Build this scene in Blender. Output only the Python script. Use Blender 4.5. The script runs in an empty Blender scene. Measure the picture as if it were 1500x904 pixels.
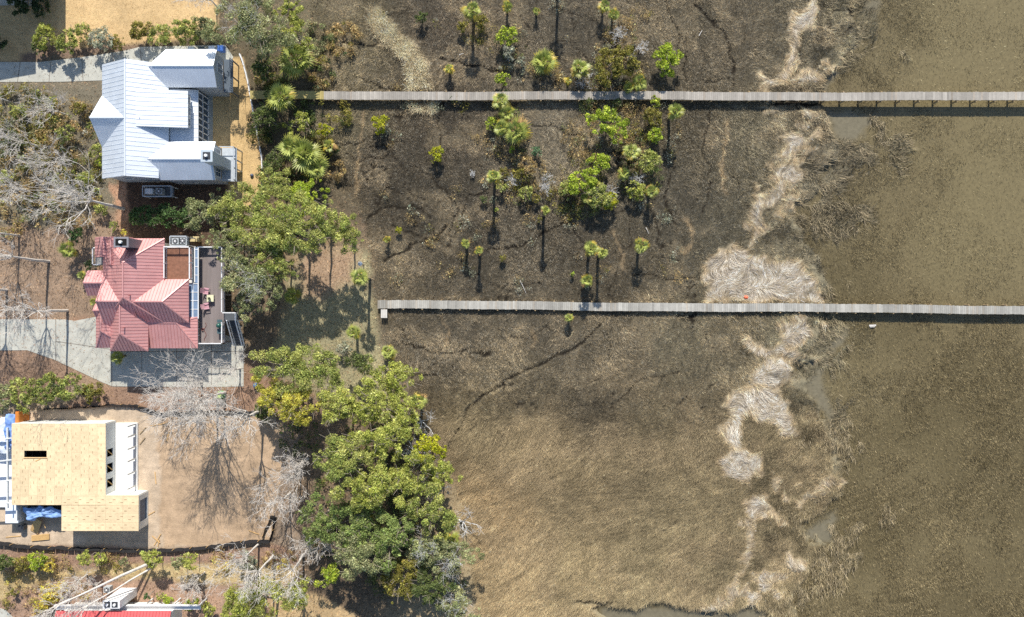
import bpy, math, random
import numpy as np
from mathutils import Vector, Matrix

# ------------------------------------------------------------------ camera, sky, sun, exposure
S = bpy.context.scene
COL = S.collection
CAM_H = 110.0                                   # height of the camera over the ground, metres
cam_d = bpy.data.cameras.new("camera"); cam = bpy.data.objects.new("camera", cam_d); COL.objects.link(cam)
cam.location = (0, 0, CAM_H); cam.rotation_euler = (0, 0, 0)
cam_d.sensor_width = 36; cam_d.lens = 36 * CAM_H / 150.0
cam_d.clip_start = 1; cam_d.clip_end = 20000
S.camera = cam
SUN_DIR = Vector((-0.03, -1.25, -1.0)).normalized()   # the way the light travels
SUN_EL = math.asin(-SUN_DIR.z)
w = bpy.data.worlds.new("World"); S.world = w; w.use_nodes = True
nt = w.node_tree
sky = nt.nodes.new("ShaderNodeTexSky"); sky.sky_type = 'NISHITA'; sky.sun_disc = False
sky.sun_elevation = SUN_EL; sky.sun_rotation = math.atan2(-SUN_DIR.x, -SUN_DIR.y)
sky.air_density = 1.0; sky.dust_density = 0.6; sky.ozone_density = 1.5
bg = nt.nodes["Background"]; bg.inputs[1].default_value = 0.112
nt.links.new(sky.outputs[0], bg.inputs[0])
sd_ = bpy.data.lights.new("sun", 'SUN'); sun = bpy.data.objects.new("sun", sd_); COL.objects.link(sun)
sd_.energy = 4.4; sd_.angle = math.radians(0.5); sd_.color = (1.0, 0.955, 0.885)
sun.rotation_euler = SUN_DIR.to_track_quat('-Z', 'Y').to_euler(); sun.location = (0, 60, 60)
S.view_settings.view_transform = 'Standard'; S.view_settings.look = 'None'
S.view_settings.exposure = 0.5; S.view_settings.gamma = 1.0; S.view_settings.use_curve_mapping = False
S.render.engine = 'CYCLES'
S.cycles.max_bounces = 5; S.cycles.diffuse_bounces = 3; S.cycles.transparent_max_bounces = 6
S.cycles.use_denoising = False

# ------------------------------------------------------------------ helpers
rnd = random.Random(7)
RNG = np.random.default_rng(11)

def P(px, py, h=0.0):
    """ground plan position of a point seen at photo pixel (px,py) whose height is h metres"""
    k = 1 - h / CAM_H
    return ((px - 750) * 0.1 * k, (452 - py) * 0.1 * k)

def lin(c):
    c = np.asarray(c, float) / 255.0
    return np.where(c <= 0.04045, c / 12.92, ((c + 0.055) / 1.055) ** 2.4)

def rgb(*c):
    return tuple(lin(c)) + (1.0,)

_h = np.random.default_rng(5).random(65536)
def vnoise(x, y, seed=0):
    x = np.asarray(x, float); y = np.asarray(y, float)
    ix = np.floor(x).astype(np.int64); iy = np.floor(y).astype(np.int64)
    fx = x - ix; fy = y - iy
    fx = fx * fx * (3 - 2 * fx); fy = fy * fy * (3 - 2 * fy)
    def g(a, b): return _h[((a * 73856093) ^ (b * 19349663) ^ (seed * 83492791)) & 65535]
    return ((g(ix, iy) * (1 - fx) + g(ix + 1, iy) * fx) * (1 - fy)
            + (g(ix, iy + 1) * (1 - fx) + g(ix + 1, iy + 1) * fx) * fy)
def fbm(x, y, s, octv=4, seed=0):
    r = 0; a = 1; t = 0
    for i in range(octv):
        r = r + a * vnoise(x / s * 2 ** i + 31.7 * i, y / s * 2 ** i + 17.3 * i, seed + i); t += a; a *= 0.5
    return r / t          # 0..1
def sstep(a, b, x):
    t = np.clip((x - a) / (b - a), 0, 1); return t * t * (3 - 2 * t)

# --- materials
MATS = {}
def new_mat(name):
    m = bpy.data.materials.new(name); m.use_nodes = True
    return m, m.node_tree.nodes, m.node_tree.links, m.node_tree.nodes["Principled BSDF"]

def mat_plain(name, col, rough=0.7, noise=0.12, scale=2.0, metal=0.0, bump=0.0, spec=0.3, stretch=(1, 1, 1)):
    if name in MATS: return MATS[name]
    m, N, L, b = new_mat(name)
    tc = N.new("ShaderNodeTexCoord"); mp = N.new("ShaderNodeMapping"); mp.inputs[3].default_value = stretch
    n = N.new("ShaderNodeTexNoise"); n.inputs["Scale"].default_value = scale; n.inputs["Detail"].default_value = 6
    L.new(tc.outputs["Object"], mp.inputs[0]); L.new(mp.outputs[0], n.inputs[0])
    mr = N.new("ShaderNodeMapRange"); mr.inputs[1].default_value = 0.3; mr.inputs[2].default_value = 0.7
    mr.inputs[3].default_value = 1 - noise; mr.inputs[4].default_value = 1 + noise
    L.new(n.outputs[0], mr.inputs[0])
    mx = N.new("ShaderNodeVectorMath"); mx.operation = 'SCALE'; mx.inputs[0].default_value = col[:3]
    L.new(mr.outputs[0], mx.inputs["Scale"]); L.new(mx.outputs[0], b.inputs["Base Color"])
    b.inputs["Roughness"].default_value = rough; b.inputs["Metallic"].default_value = metal
    b.inputs["Specular IOR Level"].default_value = spec
    if bump:
        bp = N.new("ShaderNodeBump"); bp.inputs["Strength"].default_value = bump; bp.inputs["Distance"].default_value = 0.05
        L.new(n.outputs[0], bp.inputs["Height"]); L.new(bp.outputs[0], b.inputs["Normal"])
    MATS[name] = m
    return m

def mat_attr(name, rough=0.85, transl=0.0, noise=0.0, scale=8.0, spec=0.15, bump=0.0, scale2=1.2):
    if name in MATS: return MATS[name]
    m, N, L, b = new_mat(name)
    at = N.new("ShaderNodeAttribute"); at.attribute_name = "Col"
    out = at.outputs["Color"]
    if noise:
        tc = N.new("ShaderNodeTexCoord")
        ns = []
        for sc in (scale, scale2):
            n = N.new("ShaderNodeTexNoise"); n.inputs["Scale"].default_value = sc
            n.inputs["Detail"].default_value = 8; n.inputs["Roughness"].default_value = 0.7
            L.new(tc.outputs["Object"], n.inputs[0]); ns.append(n)
        ad = N.new("ShaderNodeMath"); ad.operation = 'ADD'
        L.new(ns[0].outputs[0], ad.inputs[0]); L.new(ns[1].outputs[0], ad.inputs[1])
        mr = N.new("ShaderNodeMapRange"); mr.inputs[1].default_value = 0.7; mr.inputs[2].default_value = 1.3
        mr.inputs[3].default_value = 1 - noise; mr.inputs[4].default_value = 1 + noise
        L.new(ad.outputs[0], mr.inputs[0])
        mx = N.new("ShaderNodeVectorMath"); mx.operation = 'SCALE'
        L.new(out, mx.inputs[0]); L.new(mr.outputs[0], mx.inputs["Scale"]); out = mx.outputs[0]
        if bump:
            bp = N.new("ShaderNodeBump"); bp.inputs["Strength"].default_value = bump; bp.inputs["Distance"].default_value = 0.08
            L.new(ad.outputs[0], bp.inputs["Height"]); L.new(bp.outputs[0], b.inputs["Normal"])
    L.new(out, b.inputs["Base Color"]); b.inputs["Roughness"].default_value = rough
    b.inputs["Specular IOR Level"].default_value = spec
    if transl:
        tr = N.new("ShaderNodeBsdfTranslucent"); L.new(out, tr.inputs[0])
        ms = N.new("ShaderNodeMixShader"); ms.inputs[0].default_value = transl
        L.new(b.outputs[0], ms.inputs[1]); L.new(tr.outputs[0], ms.inputs[2])
        L.new(ms.outputs[0], N["Material Output"].inputs[0])
    MATS[name] = m
    return m

# --- objects
def tag(o, label=None, cat=None, group=None, kind=None):
    if label: o["label"] = label
    if cat: o["category"] = cat
    if group: o["group"] = group
    if kind: o["kind"] = kind
    return o
def thing(name, label, cat, loc=(0, 0, 0), group=None, rotz=0.0):
    o = bpy.data.objects.new(name, None); COL.objects.link(o)
    o.location = loc; o.rotation_euler = (0, 0, rotz); o.empty_display_size = 0.3
    return tag(o, label, cat, group)
def link(name, me, parent=None, loc=None):
    o = bpy.data.objects.new(name, me); COL.objects.link(o)
    if parent: o.parent = parent
    if loc is not None: o.location = loc
    return o

def np_mesh(name, V, F, mats, col=None, mi=None, smooth=False):
    """V (n,3), F (m,3|4); col (n,3) per vertex"""
    me = bpy.data.meshes.new(name)
    V = np.ascontiguousarray(V, np.float32); F = np.ascontiguousarray(F, np.int32)
    n, k = F.shape
    me.vertices.add(len(V)); me.vertices.foreach_set("co", V.ravel())
    me.loops.add(n * k); me.loops.foreach_set("vertex_index", F.ravel())
    me.polygons.add(n); me.polygons.foreach_set("loop_start", np.arange(0, n * k, k, dtype=np.int32))
    me.polygons.foreach_set("loop_total", np.full(n, k, np.int32))
    if smooth: me.polygons.foreach_set("use_smooth", np.ones(n, bool))
    for m in mats: me.materials.append(m)
    if mi is not None: me.polygons.foreach_set("material_index", np.asarray(mi, np.int32))
    me.update(calc_edges=True)
    if col is not None:
        a = me.color_attributes.new("Col", 'FLOAT_COLOR', 'POINT')
        c = np.ones((len(V), 4), np.float32); c[:, :3] = col
        a.data.foreach_set("color", c.ravel())
    return me

class MB:
    """collects shapes into one mesh"""
    def __init__(s): s.v = []; s.f = []; s.m = []; s.c = []
    def add(s, verts, faces, mi=0, col=None):
        o = len(s.v); s.v += [tuple(p) for p in verts]
        s.f += [tuple(i + o for i in f) for f in faces]; s.m += [mi] * len(faces)
        s.c += [col or (1, 1, 1)] * len(verts)
    def box(s, x0, x1, y0, y1, z0, z1, mi=0, col=None):
        x0, x1 = min(x0, x1), max(x0, x1); y0, y1 = min(y0, y1), max(y0, y1)
        s.add([(x0, y0, z0), (x1, y0, z0), (x1, y1, z0), (x0, y1, z0), (x0, y0, z1), (x1, y0, z1), (x1, y1, z1), (x0, y1, z1)],
              [(0, 3, 2, 1), (4, 5, 6, 7), (0, 1, 5, 4), (1, 2, 6, 5), (2, 3, 7, 6), (3, 0, 4, 7)], mi, col)
    def rbox(s, c, size, rz=0.0, rx=0.0, mi=0, col=None):
        M = Matrix.Translation(c) @ Matrix.Rotation(rz, 4, 'Z') @ Matrix.Rotation(rx, 4, 'X')
        a, b, d = [q / 2 for q in size]
        vs = [M @ Vector(p) for p in [(-a, -b, -d), (a, -b, -d), (a, b, -d), (-a, b, -d), (-a, -b, d), (a, -b, d), (a, b, d), (-a, b, d)]]
        s.add(vs, [(0, 3, 2, 1), (4, 5, 6, 7), (0, 1, 5, 4), (1, 2, 6, 5), (2, 3, 7, 6), (3, 0, 4, 7)], mi, col)
    def beam(s, a, b, w, t, mi=0, col=None):
        a = Vector(a); b = Vector(b); d = b - a
        if d.length < 1e-6: return
        u = d.normalized(); up = Vector((0, 0, 1)) if abs(u.z) < 0.95 else Vector((1, 0, 0))
        r = u.cross(up).normalized() * (w / 2); q = r.cross(u).normalized() * (t / 2)
        vs = [a - r - q, a + r - q, a + r + q, a - r + q, b - r - q, b + r - q, b + r + q, b - r + q]
        s.add(vs, [(0, 1, 2, 3), (7, 6, 5, 4), (0, 4, 5, 1), (1, 5, 6, 2), (2, 6, 7, 3), (3, 7, 4, 0)], mi, col)
    def tube(s, pts, rads, n=6, mi=0, col=None, cap=True):
        o = len(s.v); pts = [Vector(p) for p in pts]
        for i, p in enumerate(pts):
            d = (pts[min(i + 1, len(pts) - 1)] - pts[max(i - 1, 0)])
            d = d.normalized() if d.length > 1e-6 else Vector((0, 0, 1))
            up = Vector((1, 0, 0)) if abs(d.x) < 0.8 else Vector((0, 1, 0))
            a = d.cross(up).normalized(); b = d.cross(a)
            for k in range(n):
                t = 2 * math.pi * k / n
                q = p + (a * math.cos(t) + b * math.sin(t)) * rads[i]
                s.v.append((q.x, q.y, q.z)); s.c.append(col or (1, 1, 1))
        for i in range(len(pts) - 1):
            for k in range(n):
                k2 = (k + 1) % n
                s.f.append((o + i * n + k, o + i * n + k2, o + (i + 1) * n + k2, o + (i + 1) * n + k)); s.m.append(mi)
        if cap:
            s.f.append(tuple(o + k for k in range(n))[::-1]); s.m.append(mi)
            s.f.append(tuple(o + (len(pts) - 1) * n + k for k in range(n))); s.m.append(mi)
    def poly(s, pts, t=0.12, mi=0, col=None):
        """a plate: polygon pts on top, t thick downwards"""
        n = len(pts); top = [Vector(p) for p in pts]; bot = [p - Vector((0, 0, t)) for p in top]
        s.add(top + bot, [tuple(range(n)), tuple(range(2 * n - 1, n - 1, -1))] +
              [(i, n + i, n + (i + 1) % n, (i + 1) % n) for i in range(n)], mi, col)
    def build(s, name, mats, parent=None, off=None, smooth=False, attr=False):
        me = bpy.data.meshes.new(name)
        off = Vector(off) if off is not None else (parent.location if parent else Vector((0, 0, 0)))
        if parent and parent.type == 'MESH': off = Vector(parent.get("_o", (0, 0, 0)))
        me.from_pydata([(x - off.x, y - off.y, z - off.z) for x, y, z in s.v], [], s.f)
        for m in (mats if isinstance(mats, (list, tuple)) else [mats]): me.materials.append(m)
        me.polygons.foreach_set("material_index", s.m)
        if smooth: me.polygons.foreach_set("use_smooth", [True] * len(s.f))
        if attr:
            a = me.color_attributes.new("Col", 'FLOAT_COLOR', 'POINT')
            c = np.ones((len(s.v), 4), np.float32); c[:, :3] = np.array(s.c)
            a.data.foreach_set("color", c.ravel())
        me.update()
        o = link(name, me, parent)
        if not parent: o.location = off
        return o
# a part's sub-parts are built in the same local frame as the part (parts sit at their parent's origin)
def sub(mb, name, mats, part, root, **k):
    o = mb.build(name, mats, None, off=root.location, **k)
    o.location = (0, 0, 0); o.parent = part
    return o
# ------------------------------------------------------------------ the lie of the land: masks and colours on a grid
xs_in = np.arange(-86, 86.01, 0.25); ys_in = np.arange(-53, 53.01, 0.25)
def ext(a):
    o = [1, 2, 4, 7, 12, 20, 35, 60, 110, 200, 400, 800, 1600, 3000, 6000]
    return np.concatenate([a[0] - np.array(o[::-1]), a, a[-1] + np.array(o)])
GX, GY = ext(xs_in), ext(ys_in)
XX, YY = np.meshgrid(GX, GY)
PX = XX * 10 + 750; PY = 452 - YY * 10          # the same place in photo pixels at ground level
WX = PX + (fbm(XX, YY, 3.0, 4, 3) - 0.5) * 26; WY = PY + (fbm(XX, YY, 3.0, 4, 9) - 0.5) * 26   # ragged edges
SXf = PX + (fbm(XX, YY, 1.2, 3, 23) - 0.5) * 8; SYf = PY + (fbm(XX, YY, 1.2, 3, 29) - 0.5) * 8  # lightly ragged

def sdist(poly, X, Y, closed=True):
    """signed distance in px: inside > 0"""
    p = np.array(poly, float); n = len(p)
    D = np.full(X.shape, 1e9); ins = np.zeros(X.shape, bool)
    m = 70
    sel = (X > p[:, 0].min() - m) & (X < p[:, 0].max() + m) & (Y > p[:, 1].min() - m) & (Y < p[:, 1].max() + m)
    x = X[sel]; y = Y[sel]; d = np.full(x.shape, 1e9); c = np.zeros(x.shape, bool)
    for i in range(n if closed else n - 1):
        a = p[i]; b = p[(i + 1) % n]; e = b - a
        t = np.clip(((x - a[0]) * e[0] + (y - a[1]) * e[1]) / max(e @ e, 1e-9), 0, 1)
        d = np.minimum(d, np.hypot(x - a[0] - t * e[0], y - a[1] - t * e[1]))
        if closed and a[1] != b[1]:
            c ^= ((a[1] > y) != (b[1] > y)) & (x < (b[0] - a[0]) * (y - a[1]) / (b[1] - a[1]) + a[0])
    D[sel] = d; ins[sel] = c
    return np.where(ins, D, -D) if closed else -D

# control colours (photo sRGB) spread over the place
CC = [(500,60,120,106,80),(500,180,112,100,76),(560,230,86,75,61),(650,60,92,80,66),(650,200,84,73,60),(600,300,80,70,57),
(700,300,84,74,61),(780,200,122,109,90),(820,230,120,107,88),(800,350,86,76,62),(900,400,92,80,63),(1000,300,90,80,65),(1010,200,86,76,60),
(1030,100,94,83,67),(1080,60,108,94,74),(1100,200,104,94,74),(1060,330,98,88,70),(650,500,98,87,72),(590,420,110,96,76),(800,480,106,93,75),
(900,520,106,93,74),(1000,500,112,100,78),(750,560,114,100,78),(870,600,98,86,69),(700,620,126,110,82),(720,750,164,138,100),(720,860,168,144,106),
(800,660,140,121,90),(850,720,146,127,95),(850,850,158,138,102),(960,650,136,119,90),(1000,750,146,129,97),(950,850,148,131,98),(1100,850,134,119,90),(1150,660,118,104,78),(1050,600,128,112,86),
(1150,100,104,92,72),(1200,60,98,88,70),(1200,230,100,90,72),(1130,330,112,99,76),(1190,350,104,94,74),(1060,500,116,102,78),(1250,60,118,107,82),(1400,60,128,116,86),(1400,250,120,108,80),(1300,400,116,103,75),
(1400,600,116,102,74),(1300,800,116,102,74),(1450,850,116,102,74),(1200,500,118,108,84),(640,330,84,74,60),(1000,30,92,82,66),(860,30,98,87,72),
(100,200,128,110,88),(60,300,135,112,88),(90,420,160,112,82),(250,300,90,68,52),(60,640,170,145,118),(200,850,150,122,95),(420,700,130,106,84),
(500,800,106,86,68),(470,400,150,122,88),(400,250,105,88,65),(420,120,100,86,64),(380,480,116,96,74),(600,700,100,82,60),(350,585,158,116,88),(300,590,142,108,84)]
CC = np.array(CC, float)
def mute(c, k=0.14):
    c = np.asarray(c, float); g = c @ np.array([.3, .6, .1]); g = g[..., None] if c.ndim > 1 else g
    return (c * (1 - k) + g * k) * np.array([0.97, 1.02, 0.98])
cc_lin = mute(lin(CC[:, 2:]), .2)
base = np.zeros(XX.shape + (3,)); wsum = np.zeros(XX.shape)
cx_ = np.clip(WX, -60, 1560); cy_ = np.clip(WY, -60, 960)
for i in range(len(CC)):
    ww = 1.0 / ((cx_ - CC[i, 0]) ** 2 + (cy_ - CC[i, 1]) ** 2 + 900.0) ** 2
    base += ww[..., None] * cc_lin[i]; wsum += ww
base /= wsum[..., None]

# upland
F = 60000
UP = [(-F, -F), (455, -F), (455, 0), (460, 130), (470, 200), (482, 270), (530, 320), (545, 380), (552, 440), (562, 500), (598, 560),
      (625, 640), (668, 700), (690, 780), (700, 904), (705, F), (-F, F)]
def big_sd(poly, X, Y):                     # as sdist but everywhere
    p = np.array(poly, float); n = len(p); d = np.full(X.shape, 1e9); c = np.zeros(X.shape, bool)
    for i in range(n):
        a = p[i]; b = p[(i + 1) % n]; e = b - a
        t = np.clip(((X - a[0]) * e[0] + (Y - a[1]) * e[1]) / max(e @ e, 1e-9), 0, 1)
        d = np.minimum(d, np.hypot(X - a[0] - t * e[0], Y - a[1] - t * e[1]))
        if a[1] != b[1]:
            c ^= ((a[1] > Y) != (b[1] > Y)) & (X < (b[0] - a[0]) * (Y - a[1]) / (b[1] - a[1]) + a[0])
    return np.where(c, d, -d)
up = sstep(-6, 6, big_sd(UP, SXf, SYf))
EAST = [(1255, -F), (1255, 0), (1265, 50), (1230, 90), (1210, 110), (1207, 135), (1212, 170), (1228, 205), (1225, 225), (1198, 250), (1198, 275),
        (1165, 300), (1160, 320), (1165, 345), (1185, 375), (1200, 400), (1212, 440), (1212, 460), (1188, 475), (1190, 500), (1182, 530), (1160, 548),
        (1170, 570), (1200, 590), (1215, 620), (1222, 660), (1230, 700), (1222, 730), (1190, 765), (1172, 782), (1190, 798), (1212, 803), (1192, 830),
        (1180, 850), (1170, 880), (1160, 904), (1160, F), (F, F), (F, -F)]
EX = PX + (fbm(XX, YY, 3.5, 5, 141) - 0.5) * 46 + (fbm(XX, YY, .8, 2, 142) - .5) * 12; EY = PY + (fbm(XX, YY, 3.5, 5, 143) - 0.5) * 46 + (fbm(XX, YY, .8, 2, 144) - .5) * 12
eastd = big_sd(EAST, EX, EY)
ponds = np.maximum(sdist([(868, 893), (885, 884), (905, 892), (935, 899), (955, 886), (985, 880), (1030, 892), (1060, 897), (1100, 890), (1135, 900), (1160, 980), (930, 980), (900, 930)], EX * .4 + SXf * .6, EY * .4 + SYf * .6),
                   sdist([(1215, 160), (1245, 165), (1270, 175), (1255, 200), (1225, 205)], SXf, SYf))
# bare smooth mud or open water just off the marsh edge
bare = np.full(XX.shape, -1e9)
for q in ([(1215, 160), (1250, 165), (1285, 170), (1265, 195), (1240, 210), (1228, 200)],
          [(1262, 0), (1290, 0), (1285, 40), (1265, 50), (1240, 95), (1212, 125), (1208, 110), (1235, 85), (1260, 50)],
          [(1205, 255), (1245, 235), (1240, 250), (1210, 285), (1200, 275)],
          [(1150, 310), (1165, 305), (1172, 335), (1180, 360), (1205, 395), (1215, 420), (1200, 425), (1180, 390), (1160, 355)],
          [(1185, 475), (1245, 478), (1240, 500), (1215, 530), (1210, 560), (1215, 590), (1232, 610), (1222, 625), (1200, 590), (1165, 565), (1180, 535)],
          [(1212, 620), (1228, 620), (1235, 680), (1222, 690)], [(1190, 770), (1225, 750), (1228, 775), (1215, 800), (1180, 785)],
          [(880, 892), (1130, 894), (1140, 980), (900, 980)]):
    bare = np.maximum(bare, sdist(q, SXf, SYf))

WRACK_P = [[(1150, 40), (1160, 15), (1178, 8), (1190, -20), (1200, -20), (1194, 22), (1192, 45), (1176, 40), (1165, 58), (1152, 52)],
[(1115, 112), (1120, 128), (1147, 128), (1140, 115)], [(1116, 166), (1130, 160), (1140, 160), (1126, 172)],
[(1138, 205), (1160, 192), (1173, 200), (1175, 215), (1162, 225), (1172, 240), (1155, 232), (1142, 230), (1150, 215)],
[(1123, 258), (1150, 245), (1165, 240), (1166, 260), (1155, 272), (1138, 268)],
[(1145, 293), (1165, 288), (1170, 298), (1150, 303)],
[(1032, 392), (1050, 368), (1085, 365), (1095, 378), (1130, 380), (1165, 382), (1185, 405), (1200, 425), (1205, 445), (1042, 440), (1038, 420)],
[(1150, 470), (1180, 468), (1185, 480), (1175, 500), (1150, 510), (1141, 490)], [(1088, 500), (1112, 505), (1135, 512), (1155, 510), (1175, 518), (1170, 532), (1120, 524)],
[(1100, 548), (1125, 530), (1160, 532), (1160, 560), (1140, 572), (1102, 562)],
[(1065, 600), (1070, 575), (1090, 570), (1130, 560), (1155, 590), (1152, 610), (1168, 630), (1150, 642), (1132, 620), (1110, 608), (1095, 600), (1093, 640), (1085, 655), (1064, 660)],
[(1058, 668), (1075, 655), (1115, 668), (1118, 690), (1090, 708), (1063, 696)], [(1090, 735), (1108, 722), (1120, 732), (1108, 762), (1098, 758)],
[(1145, 812), (1170, 812), (1175, 826), (1150, 832)], [(1105, 840), (1130, 832), (1140, 850), (1118, 862)], [(1128, 695), (1140, 690), (1138, 718), (1130, 715)]]
WRACK_L = [([(1168, 55), (1157, 90), (1146, 115)], 5), ([(1165, 258), (1140, 283), (1115, 305), (1106, 325), (1110, 335)], 7), ([(1108, 335), (1096, 358)], 2.5),
([(1104, 760), (1100, 800), (1078, 858), (1062, 878)], 3), ([(1010, 896), (1060, 880), (1100, 862)], 3.5), ([(1175, 735), (1200, 720), (1215, 705)], 3.5), ([(1195, 190), (1180, 220), (1172, 235)], 2)]
wr = np.full(XX.shape, -1e9)
QX = PX + (fbm(XX, YY, 2.0, 4, 103) - 0.5) * 26; QY = PY + (fbm(XX, YY, 2.0, 4, 107) - 0.5) * 26
for q in WRACK_P: wr = np.maximum(wr, sdist(q, QX, QY))
for q, wd in WRACK_L: wr = np.maximum(wr, sdist(q, QX, QY, False) + wd * 1.2)
wr_s = np.full(XX.shape, -60.0)                    # smooth distance, for the lie of the straw
for q in WRACK_P: wr_s = np.maximum(wr_s, sdist(q, PX, PY))
wr += (fbm(XX, YY, 0.9, 3, 109) - 0.6) * 12 + 3.0
zone = np.clip(sstep(-110, -50, eastd) * sstep(8, -10, eastd), 0, 1) * (PX > 1080)
wr = np.maximum(wr, np.where(zone > .2, (fbm(XX * .8 + YY * .3, YY, 2.6, 4, 111) - 0.70 - .12 * (1 - zone)) * 75, -1e9))
reed = np.maximum(sdist([(536, 8), (556, 12), (578, 40), (605, 62), (626, 88), (634, 130), (598, 132), (592, 95), (565, 66), (540, 40)], SXf, SYf),
                  sdist([(598, 152), (640, 150), (638, 164), (602, 166)], SXf, SYf))
tus = np.full(XX.shape, -1e9)
for q in ([(1225, 215), (1250, 205), (1290, 215), (1280, 240), (1250, 260), (1225, 290), (1205, 290), (1215, 260)], [(1290, 200), (1325, 195), (1340, 225), (1325, 250), (1300, 225)],
          [(1320, 70), (1345, 80), (1338, 95), (1320, 85)], [(1285, 165), (1305, 180), (1300, 205), (1285, 190)], [(1190, 300), (1290, 290), (1280, 330), (1230, 345), (1195, 335)],
          [(1210, 540), (1250, 510), (1240, 540), (1215, 560)], [(1228, 585), (1250, 590), (1252, 680), (1238, 690), (1226, 640)], [(1240, 820), (1280, 800), (1240, 860), (1190, 870)],
          [(1295, 735), (1318, 745), (1312, 775), (1298, 765)], [(1235, 775), (1265, 770), (1260, 800), (1240, 800)], [(1180, 300), (1200, 310), (1210, 350), (1190, 350)],
          [(1265, 55), (1285, 50), (1275, 75), (1245, 95)]):
    tus = np.maximum(tus, sdist(q, WX, WY))
tus = np.maximum(tus, np.where((fbm(XX, YY, 3.0, 4, 145) > .5), 16 - np.abs(eastd - 14), -1e9))
# little winding channels (dark) and animal trails (pale)
CH = [([(539, 320), (566, 303), (622, 306)], 1.8), ([(561, 379), (600, 362), (639, 346), (655, 330)], 1.6), ([(640, 83), (673, 93), (723, 103), (745, 112)], 1.8), ([(500, 62), (535, 66), (585, 64)], 1.2),
([(539, 232), (572, 229), (596, 246), (592, 276), (622, 292)], 1.1), ([(783, 181), (806, 183), (832, 194), (856, 199)], 1.5), ([(972, 0), (988, 40), (1002, 83), (1005, 116)], 1.3),
([(1020, 7), (1060, 50), (1076, 96), (1071, 130)], 1.8), ([(683, 293), (700, 285), (713, 276)], 1.5), ([(716, 363), (756, 364), (789, 346), (829, 328)], 1.3), ([(844, 340), (852, 353), (859, 363)], 1.4),
([(879, 476), (852, 505), (799, 529), (766, 545), (720, 572), (688, 596), (668, 637), (656, 657)], 2.0), ([(1008, 579), (983, 606)], 1.3), ([(954, 296), (962, 330), (972, 373), (1000, 385)], 1.2),
([(815, 10), (850, 22), (870, 30)], 1.0), ([(490, 208), (520, 212), (530, 205)], 1.6), ([(595, 562), (612, 545), (640, 552)], 1.2), ([(970, 775), (990, 770)], 1.4), ([(1010, 117), (1065, 116)], 1.0),
([(845, 883), (865, 878), (905, 886)], 2.5), ([(1130, 150), (1200, 152)], 2.5), ([(520, 110), (560, 128), (610, 140)], 1.0), ([(600, 240), (640, 262), (668, 300), (660, 350)], 1.1), ([(690, 400), (730, 420), (790, 415)], 1.1), ([(575, 330), (610, 345), (650, 352)], 1.2), ([(1040, 160), (1030, 220), (1045, 270), (1030, 310)], 1.2), ([(985, 250), (975, 290), (990, 330)], 1.3), ([(760, 20), (775, 45), (770, 70)], .9), ([(820, 60), (850, 70), (862, 92)], .9), ([(590, 500), (640, 520), (690, 515)], 1.0), ([(900, 600), (930, 560), (1000, 545)], 1.1), ([(930, 400), (980, 412), (1030, 405)], 1.0), ([(655, 130), (640, 180), (650, 230)], 1.0)]
PALE = [([(532, 166), (524, 216), (521, 285)], 2.0), ([(899, 340), (910, 373), (917, 400)], 2.0), ([(1063, 180), (1066, 199), (1055, 239), (1063, 285)], 2.0), ([(1000, 320), (1015, 340), (1012, 360), (1000, 366)], 2.5),
([(655, 500), (648, 470), (645, 440)], 0.8), ([(503, 60), (480, 65), (478, 105)], 2.0), ([(782, 505), (783, 480)], 1.5)]
chd = np.full(XX.shape, -1e9); pad = chd.copy()
LWX = PX + (fbm(XX, YY, 1.6, 3, 41) - 0.5) * 14; LWY = PY + (fbm(XX, YY, 1.6, 3, 43) - 0.5) * 14
for q, wd in CH: chd = np.maximum(chd, sdist(q, LWX, LWY, False) + wd * 1.05 + 0.3)
rn = fbm(XX, YY, 15, 5, 161); rn2 = fbm(XX, YY, 11, 5, 171); pr_ = sstep(.48, .6, fbm(XX, YY, 12, 3, 163))
chd = np.maximum(chd, np.where(PY < 640, (1.2 - np.abs(rn - .5) / .0045) * 1.0 - (1 - pr_) * 3, -1e9))
chd = np.maximum(chd, np.where(PY < 600, (1.1 - np.abs(rn2 - .52) / .0045) * 1.0 - pr_ * 3, -1e9))
for q, wd in PALE: pad = np.maximum(pad, sdist(q, LWX, LWY, False) + wd)

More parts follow.
